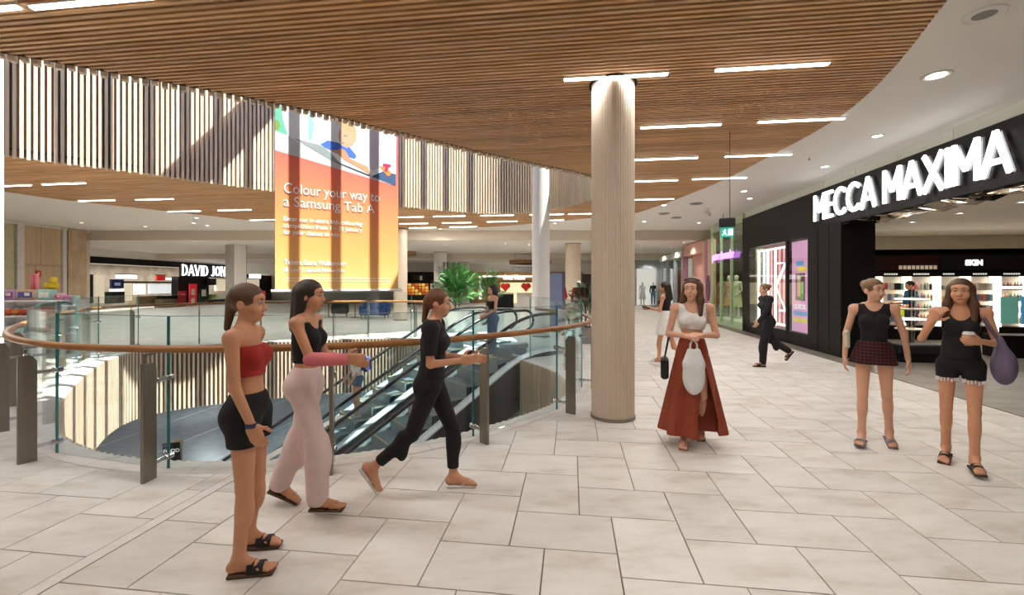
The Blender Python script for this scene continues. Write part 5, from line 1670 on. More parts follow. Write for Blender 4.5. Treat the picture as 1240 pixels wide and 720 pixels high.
LEG_STAND = ((.03, .02, -1), (0, -.03, -1), 0.0, 0.0)
class Fig:
    """posed figure; local frame: +Y forward, +X its right, Z up"""
    def __init__(s, H=1.65, lean=0.0, legs=None, arms=None, head=(0, 0), twist=0.0, h=.01, slim=.86, toes=True, female=True):
        s.H, s.h = H, h
        k = s.k = H / 1.66
        legs = legs or {1: LEG_STAND, -1: LEG_STAND}
        arms = arms or {}
        Rl = np.array(Matrix.Rotation(-lean, 3, 'X')) @ np.array(Matrix.Rotation(twist, 3, 'Z'))
        W = slim
        pr, J = [], {}
        T = lambda x, y, z: Rl @ (np.array((x, y, z)) * k)     # pelvis-centred torso coordinates
        pr += [el(T(0, -.005, .01), np.array((.150 * W, .104 * W, .112)) * k, Rl.T, .04, 'hips'),
               el(T(.072, -.046, -.045), np.array((.08 * W, .068, .082)) * k, Rl.T, .03, 'hips'), el(T(-.072, -.046, -.045), np.array((.08 * W, .068, .082)) * k, Rl.T, .03, 'hips'),
               el(T(0, 0, .13), np.array((.118 * W, .088 * W, .13)) * k, Rl.T, .05, 'waist'),
               el(T(0, -.005, .30), np.array((.142 * W, .1 * W, .155)) * k, Rl.T, .05, 'chest'),
               rc(T(-.12, -.012, .42), T(.12, -.012, .42), .046 * k, .046 * k, .05, 'chest'),
               rc(T(-.07, -.015, .45), T(.07, -.015, .45), .042 * k, .042 * k, .05, 'yoke'),
               rc(T(0, -.018, .44), T(0, .008, .545), .054 * k, .047 * k, .03, 'neck')]
        if female:
            pr += [el(T(sg * .064, .068, .30), np.array((.05, .036, .05)) * k, Rl.T, .03, 'chest') for sg in (-1, 1)]
        for sg in (1, -1):
            th, sh, fy, fp = legs[sg]
            hip = np.array((sg * .085, 0, -.05)) * k
            th, sh = unit((sg * th[0], th[1], th[2])), unit((sg * sh[0], sh[1], sh[2]))
            knee = hip + th * .40 * k
            ank = knee + sh * .395 * k
            fw = np.array(Matrix.Rotation(-sg * fy, 3, 'Z')) @ np.array((0, math.cos(fp), -math.sin(fp)))
            rt = unit(np.cross(fw, (0, 0, 1)))
            up = np.cross(rt, fw)
            heel = ank - fw * .035 * k - up * .05 * k
            ball = ank + fw * .115 * k - up * .06 * k
            tg = 'R' if sg > 0 else 'L'
            pr += [rc(hip + (0, 0, .0), knee, .090 * W * k, .056 * W * k, .03, 'thigh' + tg),
                   rc(knee, ank, .051 * W * k, .034 * k, .02, 'shin' + tg),
                   el(knee + sh * .12 * k - np.cross((1, 0, 0), sh) * -.018 * k, np.array((.05 * W, .052 * W, .11)) * k, frame((1, 0, 0), -sh)[[1, 0, 2]] if False else None, .03, 'shin' + tg),
                   rc(ank, heel, .034 * k, .03 * k, .02, 'foot' + tg), rc(heel, ball, .028 * k, .026 * k, .02, 'foot' + tg), rc(ank, ball, .03 * k, .022 * k, .02, 'foot' + tg),
                   el(ball + up * -.002, np.array((.042, .062, .02)) * k, np.array([rt, fw, up]), .02, 'foot' + tg)]
            if toes:
                for i, (o, l, r_) in enumerate(((-.028, .075, .0145), (-.010, .073, .011), (.005, .068, .0105), (.018, .06, .010), (.031, .05, .010))):
                    c = ball + rt * sg * o * k + fw * l * k - up * .012 * k
                    pr.append(rc(ball + rt * sg * o * .9 * k + fw * .03 * k - up * .008 * k, c, r_ * k, r_ * .95 * k, .006, 'foot' + tg))
            J['foot' + tg] = (ank, heel, ball, fw, rt, up)
            J['knee' + tg], J['hip' + tg], J['ank' + tg] = knee, hip, ank
        for sg in (1, -1):
            ar = arms.get(sg, dict(u=(.16, .03, -1), f=(.05, .18, -1)))
            tg = 'R' if sg > 0 else 'L'
            shd = T(sg * .163, -.012, .425)
            u = unit((sg * ar['u'][0], ar['u'][1], ar['u'][2])); f = unit((sg * ar['f'][0], ar['f'][1], ar['f'][2]))
            elb = shd + u * .275 * k
            wr = elb + f * .235 * k
            hd = unit((sg * ar['h'][0], ar['h'][1], ar['h'][2])) if 'h' in ar else f
            pn = ar.get('n', (-1, 0, 0)); pn = np.array((sg * pn[0], pn[1], pn[2]), float)
            pr += [el(shd, np.array((.047, .047, .05)) * k, None, .03, 'arm' + tg),
                   rc(shd, elb, .046 * W * k, .037 * W * k, .02, 'arm' + tg), rc(elb, wr, .037 * W * k, .024 * k, .015, 'fore' + tg)]
            Fm = frame(hd, pn)
            w, d, nn = Fm
            ts = ar.get('thumb', 1)
            # thumb side: towards the body front for a hanging arm
            fwd = np.array((0, 1, .3))
            ts = 1 if w.dot(ar.get('tdir', fwd)) > 0 else -1
            pr.append(bx(wr + d * .05 * k, np.array((.030, .036, .008)) * k, .008 * k, Fm, .012, 'hand' + tg))
            cu = ar.get('curl', .35)
            for i, (o, L_) in enumerate(((.027, .066), (.009, .074), (-.009, .07), (-.026, .055))):
                b = wr + d * .088 * k + w * ts * o * k
                a_ = cu * .6
                for j, fr_ in enumerate((.45, .32, .26)):
                    dd = d * math.cos(a_) + nn * math.sin(a_)
                    e = b + dd * L_ * fr_ * k
                    pr.append(rc(b, e, (.0095 - .0008 * j) * k, (.009 - .001 * j) * k, .005, 'hand' + tg))
                    b = e; a_ += cu
            b = wr + d * .022 * k + w * ts * .03 * k
            for L_, v in ((.04, d * .62 + w * ts * .7 + nn * .3), (.034, d * .85 + w * ts * .3 + nn * (.25 + cu * .5))):
                e = b + unit(v) * L_ * k
                pr.append(rc(b, e, .0115 * k, .0095 * k, .008, 'hand' + tg))
                b = e
            J['sh' + tg], J['el' + tg], J['wr' + tg], J['palm' + tg] = shd, elb, wr, wr + d * .06 * k + nn * .03 * k
            J['hf' + tg] = Fm
        Rh = np.array(Matrix.Rotation(head[0], 3, 'Z')) @ np.array(Matrix.Rotation(-head[1], 3, 'X'))
        hc = T(0, .012, .622)
        s.hc, s.Rh = hc, Rh
        Hh = lambda x, y, z: hc + Rh @ (np.array((x, y, z)) * k)
        s.Hh = Hh
        E_ = lambda c, r, kk=.02, op='u': el(Hh(*c), np.array(r) * k, Rh.T, kk, 'head', op)
        pr += [E_((0, -.012, .025), (.074, .092, .083)), E_((0, .022, -.03), (.060, .066, .078)), E_((0, .055, -.088), (.026, .026, .022), .03),
               E_((.034, .062, -.038), (.026, .022, .026), .02), E_((-.034, .062, -.038), (.026, .022, .026), .02), E_((0, .066, .03), (.056, .02, .02), .03),
               E_((.029, .096, .002), (.017, .014, .012), .012, 's'), E_((-.029, .096, .002), (.017, .014, .012), .012, 's'),
               rc(Hh(0, .084, .006), Hh(0, .103, -.034), .0085 * k, .012 * k, .012, 'head'), E_((.011, .094, -.038), (.009, .009, .008), .006), E_((-.011, .094, -.038), (.009, .009, .008), .006),
               E_((0, .082, -.066), (.024, .011, .007), .008), E_((0, .080, -.075), (.021, .011, .007), .006),
               E_((.074, -.01, -.012), (.012, .022, .032), .008), E_((-.074, -.01, -.012), (.012, .022, .032), .008)]
        # ground the figure
        foot_z = []
        for tg in 'RL':
            ank, heel, ball, fw, rt, up = J['foot' + tg]
            foot_z += [heel[2] - .030 * k, ball[2] - .026 * k, (ball + fw * .075 * k)[2] - .024 * k]
        dz = -min(foot_z) + .014
        off = np.array((0, 0, dz))
        for p in pr:
            for key in ('a', 'b', 'c'):
                if key in p: p[key] = p[key] + off
        s.hc = s.hc + off
        s.J = {}
        for key, v in J.items():
            if key.startswith('foot'): s.J[key] = tuple([v[0] + off, v[1] + off, v[2] + off] + list(v[3:]))
            elif key.startswith('hf'): s.J[key] = v
            else: s.J[key] = v + off
        s.dz, s.pr = dz, pr
        s.T = lambda x, y, z: T(x, y, z) + off
    def Hd(s, x, y, z): return s.hc + s.Rh @ (np.array((x, y, z)) * s.k)
    def sel(s, tags, off=0.0): return [grow(p, off) for p in s.pr if p['op'] == 'u' and any(p['tag'].startswith(t) for t in tags)]

def make_person(label, fig, x, y, rz, skin, z=0.0, name='person', cat='person', group=None, faces=True, eyecol='#3a2a1c'):
    t = thing(name, label, cat, (x, y, z), rz, group)
    fig.t = t
    fig.skin = skin
    inst('body', sdf_mesh('body', fig.pr, fig.h, skin), t)
    if faces:
        k = fig.k
        ew = pm('eye_white', '#a99d92', .4, var=0); ir = pm('iris_dark', eyecol, .2, var=0); lp = pm('lips', '#b5655c', .45, var=.03); br = pm('brow', '#3b291e', .7, var=0)
        for sg in (-1, 1):
            c = fig.Hd(sg * .029, .077, .002)
            e = MB().ball(c, .0125 * k, 10, 7).build('eye', ew, t, smooth=True)
            c2 = fig.Hd(sg * .029, .0865, .002)
            MB().ball(c2, .0055 * k, 8, 6).build('iris', ir, e, smooth=True)
            P = [fig.Hd(sg * (.012 + .011 * i), .0935 - .0035 * i * i * .7, .0235 + .003 * (1.5 - abs(i - 1.8))) for i in range(4)]
            MB().tube(P, [.002, .0035, .0032, .0015], 6).build('eyebrow', br, t)
        P = [fig.Hd(a, .0925 - abs(a) * .35, -.0705 - abs(a) * .02) for a in (-.022, -.012, 0, .012, .022)]
        MB().tube(P, [.002, .0055, .006, .0055, .002], 6, sz=1.1).build('lips', lp, t, smooth=True)
    return t
def cloth(fig, name, tags, off, mat, zmin=None, zmax=None, extra=(), minus=(), cuts=(), h=None, funcs=(), parent=None):
    cu = list(cuts)
    if zmin is not None: cu.append(lambda x, y, z: zmin - z + 0 * x + 0 * y)
    if zmax is not None: cu.append(lambda x, y, z: z - zmax + 0 * x + 0 * y)
    me = sdf_mesh(name, fig.sel(tags, off) + list(extra) + list(minus), h or fig.h, mat, cu, funcs)
    return inst(name, me, parent or fig.t) if me else None
def sub(p): p = dict(p); p['op'] = 's'; return p
def hair(fig, style, mat, h=None):
    k = fig.k; H = fig.Hd
    E_ = lambda c, r, kk=.02, op='u': el(H(*c), np.array(r) * k, fig.Rh.T, kk, '', op)
    pr = [E_((0, -.014, .03), (.083, .1, .09))]
    face = [E_((0, .108, -.02), (.064, .064, .09), .012, 's'), E_((0, .06, -.13), (.07, .1, .07), .02, 's')]
    tail = []
    if style == 'bun':
        tail = [E_((0, -.11, .055), (.042, .04, .042), .02)]
    elif style == 'low':
        tail = [rc(H(0, -.09, .0), H(0, -.11, -.16), .035 * k, .018 * k, .03)]
    elif style in ('long', 'longfront'):
        tail = [rc(H(0, -.06, .0), H(0, -.085, -.24), .075 * k, .06 * k, .04), rc(H(.06, -.04, .02), H(.075, -.05, -.2), .035 * k, .03 * k, .03), rc(H(-.06, -.04, .02), H(-.075, -.05, -.2), .035 * k, .03 * k, .03)]
        if style == 'longfront':
            for sg in (-1, 1):
                tail += [rc(H(sg * .066, .005, .03), H(sg * .085, .012, -.12), .024 * k, .032 * k, .03), rc(H(sg * .085, .012, -.12), H(sg * .09, .045, -.26), .032 * k, .02 * k, .03)]
    elif style == 'curly':
        tail = [E_((sg * .06, -.03, -.06), (.05, .06, .08), .03) for sg in (-1, 1)] + [E_((0, -.08, -.08), (.085, .06, .11), .03), rc(H(0, -.05, .05), H(0, -.07, -.02), .08 * k, .09 * k, .03)]
    elif style == 'short':
        pass
    return inst('hair', sdf_mesh('hair', pr + face + tail, h or fig.h, mat), fig.t)
def sandals(fig, sole, strap, style='slide', name='sandal'):
    k = fig.k
    for tg in 'RL':
        ank, heel, ball, fw, rt, up = fig.J['foot' + tg]
        M = np.array([rt, fw, up])
        c = (heel + ball) / 2 + fw * .028 * k - up * .036 * k
        s_ = inst(name, sdf_mesh('sole', [bx(c, np.array((.034, .115, .002)) * k, .009 * k, M)], max(.006, fig.h * .8), sole), fig.t)
        mb = MB()
        def arch(yo, wd, hh, hw=.045):
            b = ball + fw * yo * k - up * .022 * k
            P = [b + rt * math.cos(a) * hw * k + up * math.sin(a) * hh * k for a in np.linspace(0, math.pi, 9)]
            for q0, q1 in zip(P, P[1:]):
                o = fw * wd * k / 2
                n_ = up * .004
                mb.add([q0 - o, q0 + o, q1 + o, q1 - o, q0 - o + n_, q0 + o + n_, q1 + o + n_, q1 - o + n_], [(0, 1, 2, 3), (7, 6, 5, 4), (0, 3, 7, 4), (1, 5, 6, 2)])
        if style == 'slide':
            arch(.0, .05, .052); arch(-.045, .038, .062, .043)
        elif style == 'band':
            arch(.005, .075, .05)
        else:
            toe = ball + fw * .045 * k + up * .0
            for sg in (-1, 1):
                mb.tube([toe, toe * .5 + (ball + rt * sg * .03 * k) * .5 + up * .018 * k, ball + rt * sg * .044 * k - fw * .045 * k - up * .018 * k], .0055 * k, 5)
        mb.build('strap', strap, s_)
def skirt_func(c, z0, z1, r0, r1, fold=.02, nf=9, shear=(0, 0)):
    """flared tube around c, from waist z1 (radii r1) to hem z0 (radii r0)"""
    def f(x, y, z):
        t = np.clip((z1 - z) / (z1 - z0), 0, 1)
        X, Y = x - c[0] - shear[0] * t, y - c[1] - shear[1] * t
        an = np.arctan2(Y, X)
        rx = r1[0] + (r0[0] - r1[0]) * t ** .85; ry = r1[1] + (r0[1] - r1[1]) * t ** .85
        wv = 1 + fold * t * 6 * np.sin(nf * an + 2.0 * t) * .5
        q = np.sqrt((X / rx) ** 2 + (Y / ry) ** 2) / wv
        return np.maximum((q - 1) * np.minimum(rx, ry), np.maximum(z0 - z, z - z1))
    m = max(r0[0], r0[1], r1[0]) * 1.15 + max(abs(shear[0]), abs(shear[1]))
    return (f, np.array((c[0] - m, c[1] - m, z0)), np.array((c[0] + m, c[1] + m, z1)))

skinA = pm('skin_tan', '#d69c7a', .5, var=.05, scale=8, spec=.35)
skinB = pm('skin_fair', '#deaa8e', .5, var=.05, scale=8, spec=.35)
skinC = pm('skin_warm', '#cd9370', .5, var=.05, scale=8, spec=.35)
hair_brown = pm('hair_brown', '#5a3c26', .5, var=.3, scale=60, stretch=(4, 4, .5), bump=.3)
hair_dark = pm('hair_dark', '#2a1b14', .5, var=.3, scale=60, stretch=(4, 4, .5), bump=.3)
hair_blonde = pm('hair_dark_blonde', '#7a5a3a', .5, var=.3, scale=60, stretch=(4, 4, .5), bump=.3)
clb = pm('black_cotton', '#131214', .85, var=.2, scale=20, bump=.1)
clw = pm('white_cotton', '#ece9e6', .8, var=.04, scale=20)
rust = pm('rust_fabric', '#8e3a1f', .75, var=.12, scale=9, stretch=(3, 3, .3), bump=.15)
PI = math.pi
def wrist_thing(fig, tg):
    """world position of a palm"""
    m = Matrix.Translation(fig.t.location) @ Matrix.Rotation(fig.t.rotation_euler[2], 4, 'Z')
    return m @ Vector(fig.J['palm' + tg])
def to_world(fig, p):
    return (Matrix.Translation(fig.t.location) @ Matrix.Rotation(fig.t.rotation_euler[2], 4, 'Z')) @ Vector(p)

# woman in rust skirt, walking to the camera
f = Fig(1.70, .02, {1: ((.0, .20, -1), (.0, .02, -1), .08, 0), -1: ((.0, .22, -1), (.0, -.62, -.8), .05, .5)},
        {1: dict(u=(.22, .02, -1), f=(-.62, .75, .02), n=(-.2, -.3, -1), curl=.6, tdir=(0, 0, 1)), -1: dict(u=(.24, .02, -1), f=(-.66, .72, .05), n=(-.2, -.3, -1), curl=.6, tdir=(0, 0, 1))}, (-.35, .02), h=.008)
px4, Y4 = 838, 4.72
t = make_person('woman in a white cropped top and long rust skirt carrying a white bag', f, XA(px4, Y4), Y4, PI - .30, skinB)
dz = f.dz
hair(f, 'longfront', hair_brown)
cloth(f, 'cropped_top', ('waist', 'chest', 'yoke'), .013, clw, f.T(0, 0, .215)[2], f.T(0, 0, .47)[2], minus=[sub(el(f.T(0, .05, .53), (.085, .16, .155), None, .02)), sub(el(f.T(.2, 0, .43), (.075, .2, .1), None, .02)), sub(el(f.T(-.2, 0, .43), (.075, .2, .1), None, .02)), sub(el(f.T(0, -.12, .5), (.1, .09, .16), None, .02))])
zw, zh = f.T(0, 0, .125)[2], .13
slit = lambda x, y, z: -np.maximum(np.maximum(np.abs(x + .105 + (z - .8) * -.05) - (.012 + .085 * np.clip((.80 - z) / .5, 0, 1)), z - .80), -y)
cloth(f, 'long_skirt', ('hips',), .012, rust, None, zw, funcs=[skirt_func((0, .0, 0), zh, zw, (.31, .27), (.118, .092), .04, 8, (0, .03))], cuts=[slit])
sandals(f, pm('tan_leather', '#8a5a3c', .6), pm('tan_leather_dark', '#5c3a28', .6), 'thong')
P = [f.Hd(.075 * math.sin(a), .045 * math.cos(a) - .0 , .105 - .02 * abs(math.sin(a))) for a in np.linspace(-1.5, 1.5, 11)]
MB().tube(P, .007, 6).build('sunglasses', matt_black, t)
MB().lathe([(.032, -.008), (.036, 0), (.032, .008)], n=14).build('bracelet', pm('gold', '#c9a24a', .3, .9), t, loc=tuple(f.J['wrL']))
wp = (to_world(f, f.J['palmR']) + to_world(f, f.J['palmL'])) / 2
sbag = thing('shopping_bag', 'white plastic shopping bag hanging from the hands of the rust skirt woman', 'bag', (wp.x, wp.y, wp.z - .52), f.t.rotation_euler[2])
bagw = pm('plastic_white', '#ecebea', .35, var=.06, scale=7, bump=.3)
inst('bag_body', sdf_mesh('bag_body', [el((0, .035, .16), (.105, .06, .19), None, .05), rc((-.05, .03, .28), (-.035, .02, .40), .055, .03, .04), rc((.05, .03, .28), (.035, .02, .40), .055, .03, .04)], .009, bagw), sbag)
for sg in (-1, 1): MB().tube([(sg * .035, .02, .38), (sg * .03, .01, .47), (0, .0, .52)], .011, 6).build('handle', bagw, sbag, smooth=True)
hb = thing('handbag', 'small black handbag at the hip of the rust skirt woman', 'bag', tuple(to_world(f, np.array((.27, -.02, .66)))), f.t.rotation_euler[2])
MB().rbox((0, 0, .1), (.08, .2, .22), .02).build('bag_body', matt_black, hb)
MB().tube([(0, -.07, .2), (-.05, -.04, .5), (-.1, .0, .72), (-.06, .05, .5), (0, .07, .2)], .006, 6).build('strap', matt_black, hb)

# woman with coffee and tote
f = Fig(1.66, .02, {1: ((.02, -.08, -1), (.0, -.22, -1), .12, .15), -1: ((.0, .22, -1), (.0, .08, -1), .15, 0)},
        {1: dict(u=(.38, -.05, -1), f=(-.38, .45, .82), n=(-.6, -.8, 0), curl=.6, tdir=(-1, 0, .2)), -1: dict(u=(.26, .05, -1), f=(-.55, .86, .16), h=(-.6, .85, .1), n=(-1, -.6, 0), curl=.55, tdir=(0, 0, 1))}, (-.1, .0), h=.007, slim=.78)
px8, Y8 = 1163, 4.12
t = make_person('woman in black cami and frayed black shorts holding a coffee cup', f, XA(px8, Y8), Y8, PI - .74, skinA)
hair(f, 'longfront', hair_brown)
zt_ = f.T(0, 0, .47)[2]
cloth(f, 'camisole', ('waist', 'chest', 'yoke'), .014, clb, f.T(0, 0, .02)[2], zt_, funcs=[skirt_func((0, 0, 0), f.T(0, 0, .02)[2], f.T(0, 0, .24)[2], (.136, .11), (.115, .09), .006, 6)], minus=[sub(el(f.T(0, .07, .53), (.095, .16, .17), None, .02)), sub(el(f.T(.195, 0, .44), (.075, .25, .11), None, .02)), sub(el(f.T(-.195, 0, .44), (.075, .25, .11), None, .02)), sub(el(f.T(0, -.12, .5), (.1, .1, .16), None, .02))])
cloth(f, 'shorts', ('hips', 'thigh'), .014, clb, f.T(0, 0, -.165)[2], f.T(0, 0, .08)[2])
fr_ = MB()
for tg in 'RL':
    for a in np.linspace(0, 2 * PI, 20)[:-1]:
        c = f.J['hip' + tg] + (f.J['knee' + tg] - f.J['hip' + tg]) * .31
        fr_.box((c[0] + .073 * math.cos(a), c[1] + .073 * math.sin(a), f.T(0, 0, -.175)[2] - .006 * (1 + math.sin(a * 7))), (.012, .012, .03))
fr_.build('frayed_hem', clw, t)
sandals(f, pm('brown_sole', '#4a3a2c', .8), matt_black, 'slide')
wp = to_world(f, f.J['palmL'])
cup = thing('coffee_cup', 'brown paper coffee cup with white lid in the woman\'s hand', 'cup', (wp.x - .01, wp.y, wp.z - .045))
MB().lathe([(.027, 0), (.038, .095), (.036, .095), (.0, .09)], n=20).build('paper_cup', pm('kraft_cup', '#b98a62', .7), cup)
MB().lathe([(.041, .094), (.041, .104), (.036, .106), (.034, .118), (.0, .118)], n=20).build('lid', clw, cup)
wp = to_world(f, f.T(-.27, -.02, .02))
tote = thing('tote_bag', 'slouchy grey purple tote bag on the shoulder of the coffee woman', 'bag', (wp.x, wp.y, wp.z - .17), f.t.rotation_euler[2])
tp = pm('purple_canvas', '#6a5e78', .8, var=.15, scale=9, bump=.2)
inst('bag_body', sdf_mesh('bag_body', [el((0, 0, .12), (.085, .17, .16), None, .05), rc((0, -.1, .2), (.03, -.07, .36), .05, .025, .05), rc((0, .1, .2), (.03, .07, .36), .05, .025, .05)], .01, tp), tote)
sh = f.J['shL'] - np.array(f.T(-.27, -.02, .02)) + np.array((0, 0, .17))
MB().tube([(.03, -.07, .34), (sh[0] + .0, sh[1] - .05, sh[2] * .75 + .06), (sh[0] + .04, sh[1], sh[2] + .064), (sh[0] + .0, sh[1] + .05, sh[2] * .75 + .06), (.03, .07, .34)], .014, 6, sx=1.0).build('strap', tp, tote, smooth=True)

# woman in tank top and plaid shorts
f = Fig(1.66, .0, {1: ((.02, .16, -1), (.02, .0, -1), .15, 0), -1: ((.05, -.02, -1), (.07, -.28, -1), .12, .2)},
        {1: dict(u=(.24, -.02, -1), f=(.05, .12, -1), curl=.4), -1: dict(u=(.30, -.1, -1), f=(.12, .1, -1), curl=.4)}, (.7, .03), h=.008, slim=.8)
px7, Y7 = 1058, 4.66
t = make_person('woman in black tank top and dark red plaid shorts looking sideways', f, XA(px7, Y7), Y7, PI - .62, skinB)
hair(f, 'bun', hair_blonde)
cloth(f, 'tank_top', ('waist', 'chest', 'yoke', 'hips'), .012, clb, f.T(0, 0, .06)[2], f.T(0, 0, .48)[2], minus=[sub(el(f.T(0, .05, .55), (.085, .16, .145), None, .02)), sub(el(f.T(.19, 0, .44), (.062, .25, .1), None, .02)), sub(el(f.T(-.19, 0, .44), (.062, .25, .1), None, .02)), sub(el(f.T(0, -.12, .52), (.09, .09, .13), None, .02))])
def plaid(name, base, line, s1=60.0):
    m = bpy.data.materials.new(name); m.use_nodes = True
    nt = m.node_tree; N, L = nt.nodes.new, nt.links.new
    b = nt.nodes['Principled BSDF']; tc = N('ShaderNodeTexCoord')
    acc_ = None
    for d in ('X', 'Z'):
        w = N('ShaderNodeTexWave'); w.bands_direction = d; w.inputs['Scale'].default_value = s1 / 6; w.inputs['Distortion'].default_value = .6
        L(tc.outputs['Object'], w.inputs[0])
        if acc_ is None: acc_ = w.outputs['Fac']
        else:
            mx = N('ShaderNodeMath'); mx.operation = 'MULTIPLY'; L(acc_, mx.inputs[0]); L(w.outputs['Fac'], mx.inputs[1]); acc_ = mx.outputs[0]
    rp = N('ShaderNodeValToRGB'); rp.color_ramp.elements[0].color = srgb(base) + (1,); rp.color_ramp.elements[1].color = srgb(line) + (1,)
    rp.color_ramp.elements[0].position = .1; rp.color_ramp.elements[1].position = .6
    L(acc_, rp.inputs[0]); L(rp.outputs[0], b.inputs['Base Color']); b.inputs['Roughness'].default_value = .85
    return m
zq = f.T(0, 0, .1)[2]
cloth(f, 'plaid_shorts', ('hips', 'thigh'), .018, plaid('red_plaid', '#1c0a0a', '#5a1712'), f.T(0, 0, -.135)[2], zq, funcs=[skirt_func((0, 0, 0), f.T(0, 0, -.13)[2], zq, (.205, .155), (.13, .1), .012, 7)])
sandals(f, pm('grey_sole', '#77707a', .7), pm('grey_strap', '#8d8794', .6), 'band')
wp = to_world(f, f.T(.19, -.06, .12))
hb = thing('shoulder_bag', 'small cream shoulder bag at the side of the plaid shorts woman', 'bag', (wp.x, wp.y, wp.z - .12), f.t.rotation_euler[2])
MB().rbox((0.03, 0, .1), (.05, .2, .2), .02).build('bag_body', pm('cream_leather', '#cfc6b4', .5), hb)
MB().tube([(.03, -.08, .18), (-.02, -.03, .45), (-.06, .04, .44), (.03, .08, .18)], .006, 6).build('strap', MATS['cream_leather'], hb)

# woman in black shorts nearest to the camera, walking right
f = Fig(1.63, -.03, {1: ((.05, .05, -1), (.06, -.05, -1), -.05, 0), -1: ((.06, .0, -1), (.10, -.16, -1), .0, 0)},
        {1: dict(u=(.10, .10, -1), f=(.0, .42, -1), curl=.5), -1: dict(u=(.12, -.2, -1), f=(.02, .1, -1), curl=.5)}, (0, .05), h=.007)
t = make_person('woman in red bandeau top and black shorts nearest to the camera', f, -1.56, 2.70, -PI / 2 + .12, skinC)
hair(f, 'low', hair_brown)
cloth(f, 'bandeau_top', ('chest', 'waist'), .013, pm('red_cotton', '#a8281f', .8, var=.08), f.T(0, 0, .19)[2], f.T(0, 0, .37)[2])
cloth(f, 'shorts', ('hips', 'thigh'), .02, clb, f.T(0, 0, -.21)[2], f.T(0, 0, .09)[2])
sandals(f, pm('cork_sole', '#5a3f2b', .8), matt_black, 'slide')
wp = f.J['wrR']
MB().lathe([(.03, -.012), (.034, 0), (.03, .012)], n=14).build('wristband', pm('navy_band', '#2c3550', .6), t, loc=tuple(wp))

# woman in pale pink trousers beside her
f = Fig(1.63, .03, {1: ((.02, .30, -1), (.0, .02, -1), .0, 0), -1: ((.02, -.22, -1), (.0, -.42, -1), .0, .4)},
        {1: dict(u=(.10, .45, -1), f=(-.02, 1, .0), curl=.5, n=(-1, 0, 0), tdir=(0, 0, 1)), -1: dict(u=(.1, .2, -1), f=(-.05, .9, -.2), curl=.5)}, (0, .04), h=.009)
t = make_person('woman with long dark hair in a black top and pale pink trousers', f, -1.50, 3.32, -PI / 2, skinC)
hair(f, 'long', hair_dark)
cloth(f, 'black_top', ('waist', 'chest'), .013, clb, f.T(0, 0, .13)[2], f.T(0, 0, .43)[2], minus=[sub(el(f.T(0, .09, .5), (.09, .12, .12), None, .03))])
pinkt = pm('pale_pink_linen', '#e6cdc8', .85, var=.06, scale=9)
cloth(f, 'trousers', ('hips', 'thigh'), .018, pinkt, .07, f.T(0, 0, .13)[2], extra=f.sel(('shin',), .042))
cloth(f, 'sleeve', ('foreR',), .018, pm('pink_knit', '#d8777a', .85, var=.08))
sandals(f, pm('cork_sole', '#5a3f2b', .8), matt_black, 'thong')

# woman in black walking right along the balustrade
f = Fig(1.62, .07, {1: ((.0, -.38, -1), (.0, -.85, -.72), .0, .95), -1: ((.0, .42, -1), (.0, .03, -1), .0, 0)},
        {1: dict(u=(.08, .02, -1), f=(-.02, 1, .12), curl=.5, tdir=(0, 0, 1)), -1: dict(u=(.1, .2, -1), f=(-.1, .9, -.05), curl=.5, tdir=(0, 0, 1))}, (0, .06), h=.009)
t = make_person('woman in black t-shirt and black leggings striding beside the balustrade', f, -.64, 3.62, -PI / 2, skinA)
hair(f, 'low', pm('hair_auburn', '#6a3d22', .5, var=.3, scale=60, stretch=(4, 4, .5), bump=.3))
cloth(f, 'leggings', ('hips', 'thigh', 'shin'), .012, clb, None, f.T(0, 0, .1)[2], minus=[sub(el(f.J['ank' + tg] - np.array((0, 0, .0)), (.07, .07, .07), None, .005)) for tg in 'RL'])
cloth(f, 't_shirt', ('waist', 'chest', 'yoke', 'hips', 'armR', 'armL'), .02, clb, f.T(0, 0, -.1)[2], f.T(0, 0, .49)[2], minus=[sub(el(f.J['el' + tg], (.08, .08, .08), None, .005)) for tg in 'RL'] + [sub(el(f.T(0, .03, .56), (.075, .11, .12), None, .01))])
sandals(f, pm('white_sole', '#e6ded6', .6), pm('white_strap', '#efe8e2', .5), 'thong')

# woman behind with white skirt, walking away
f = Fig(1.63, .02, {1: ((.0, -.2, -1), (.0, -.5, -.9), .0, .6), -1: ((.0, .22, -1), (.0, .05, -1), .0, 0)},
        {1: dict(u=(.15, .0, -1), f=(.0, .5, -.8), curl=.5), -1: dict(u=(.2, .15, -1), f=(.05, 1, .1), curl=.5, tdir=(0, 0, 1))}, (.2, .1), h=.012, toes=False)
Y5 = 9.2
t = make_person('dark haired woman in black top and white skirt walking away', f, XA(806, Y5), Y5, .9, skinC, faces=False)
hair(f, 'long', hair_dark)
cloth(f, 'black_top', ('waist', 'chest', 'yoke'), .014, clb, f.T(0, 0, .1)[2], f.T(0, 0, .48)[2])
zq = f.T(0, 0, .14)[2]
cloth(f, 'white_skirt', ('hips',), .014, clw, f.T(0, 0, -.36)[2], zq, funcs=[skirt_func((0, 0, 0), f.T(0, 0, -.35)[2], zq, (.21, .19), (.13, .1), .01, 7)])
sandals(f, clw, clw, 'band', 'shoe')
wp = wrist_thing(f, 'L')
bk = thing('tablet_case', 'dark tablet case held out by the woman in the white skirt', 'tablet', (wp.x, wp.y, wp.z), 1.2)
MB().box((0, 0, .02), (.22, .16, .012), rx=.25).build('cover', matt_black, bk)
MB().box((0, -.002, .03), (.2, .14, .004), rx=.25).build('screen', pm('screen_black', '#121826', .2), bk)
wp = wrist_thing(f, 'R')
rb = thing('red_bag', 'small coral red bag in the hand of the white skirt woman', 'bag', (wp.x, wp.y, wp.z - .3), .9)
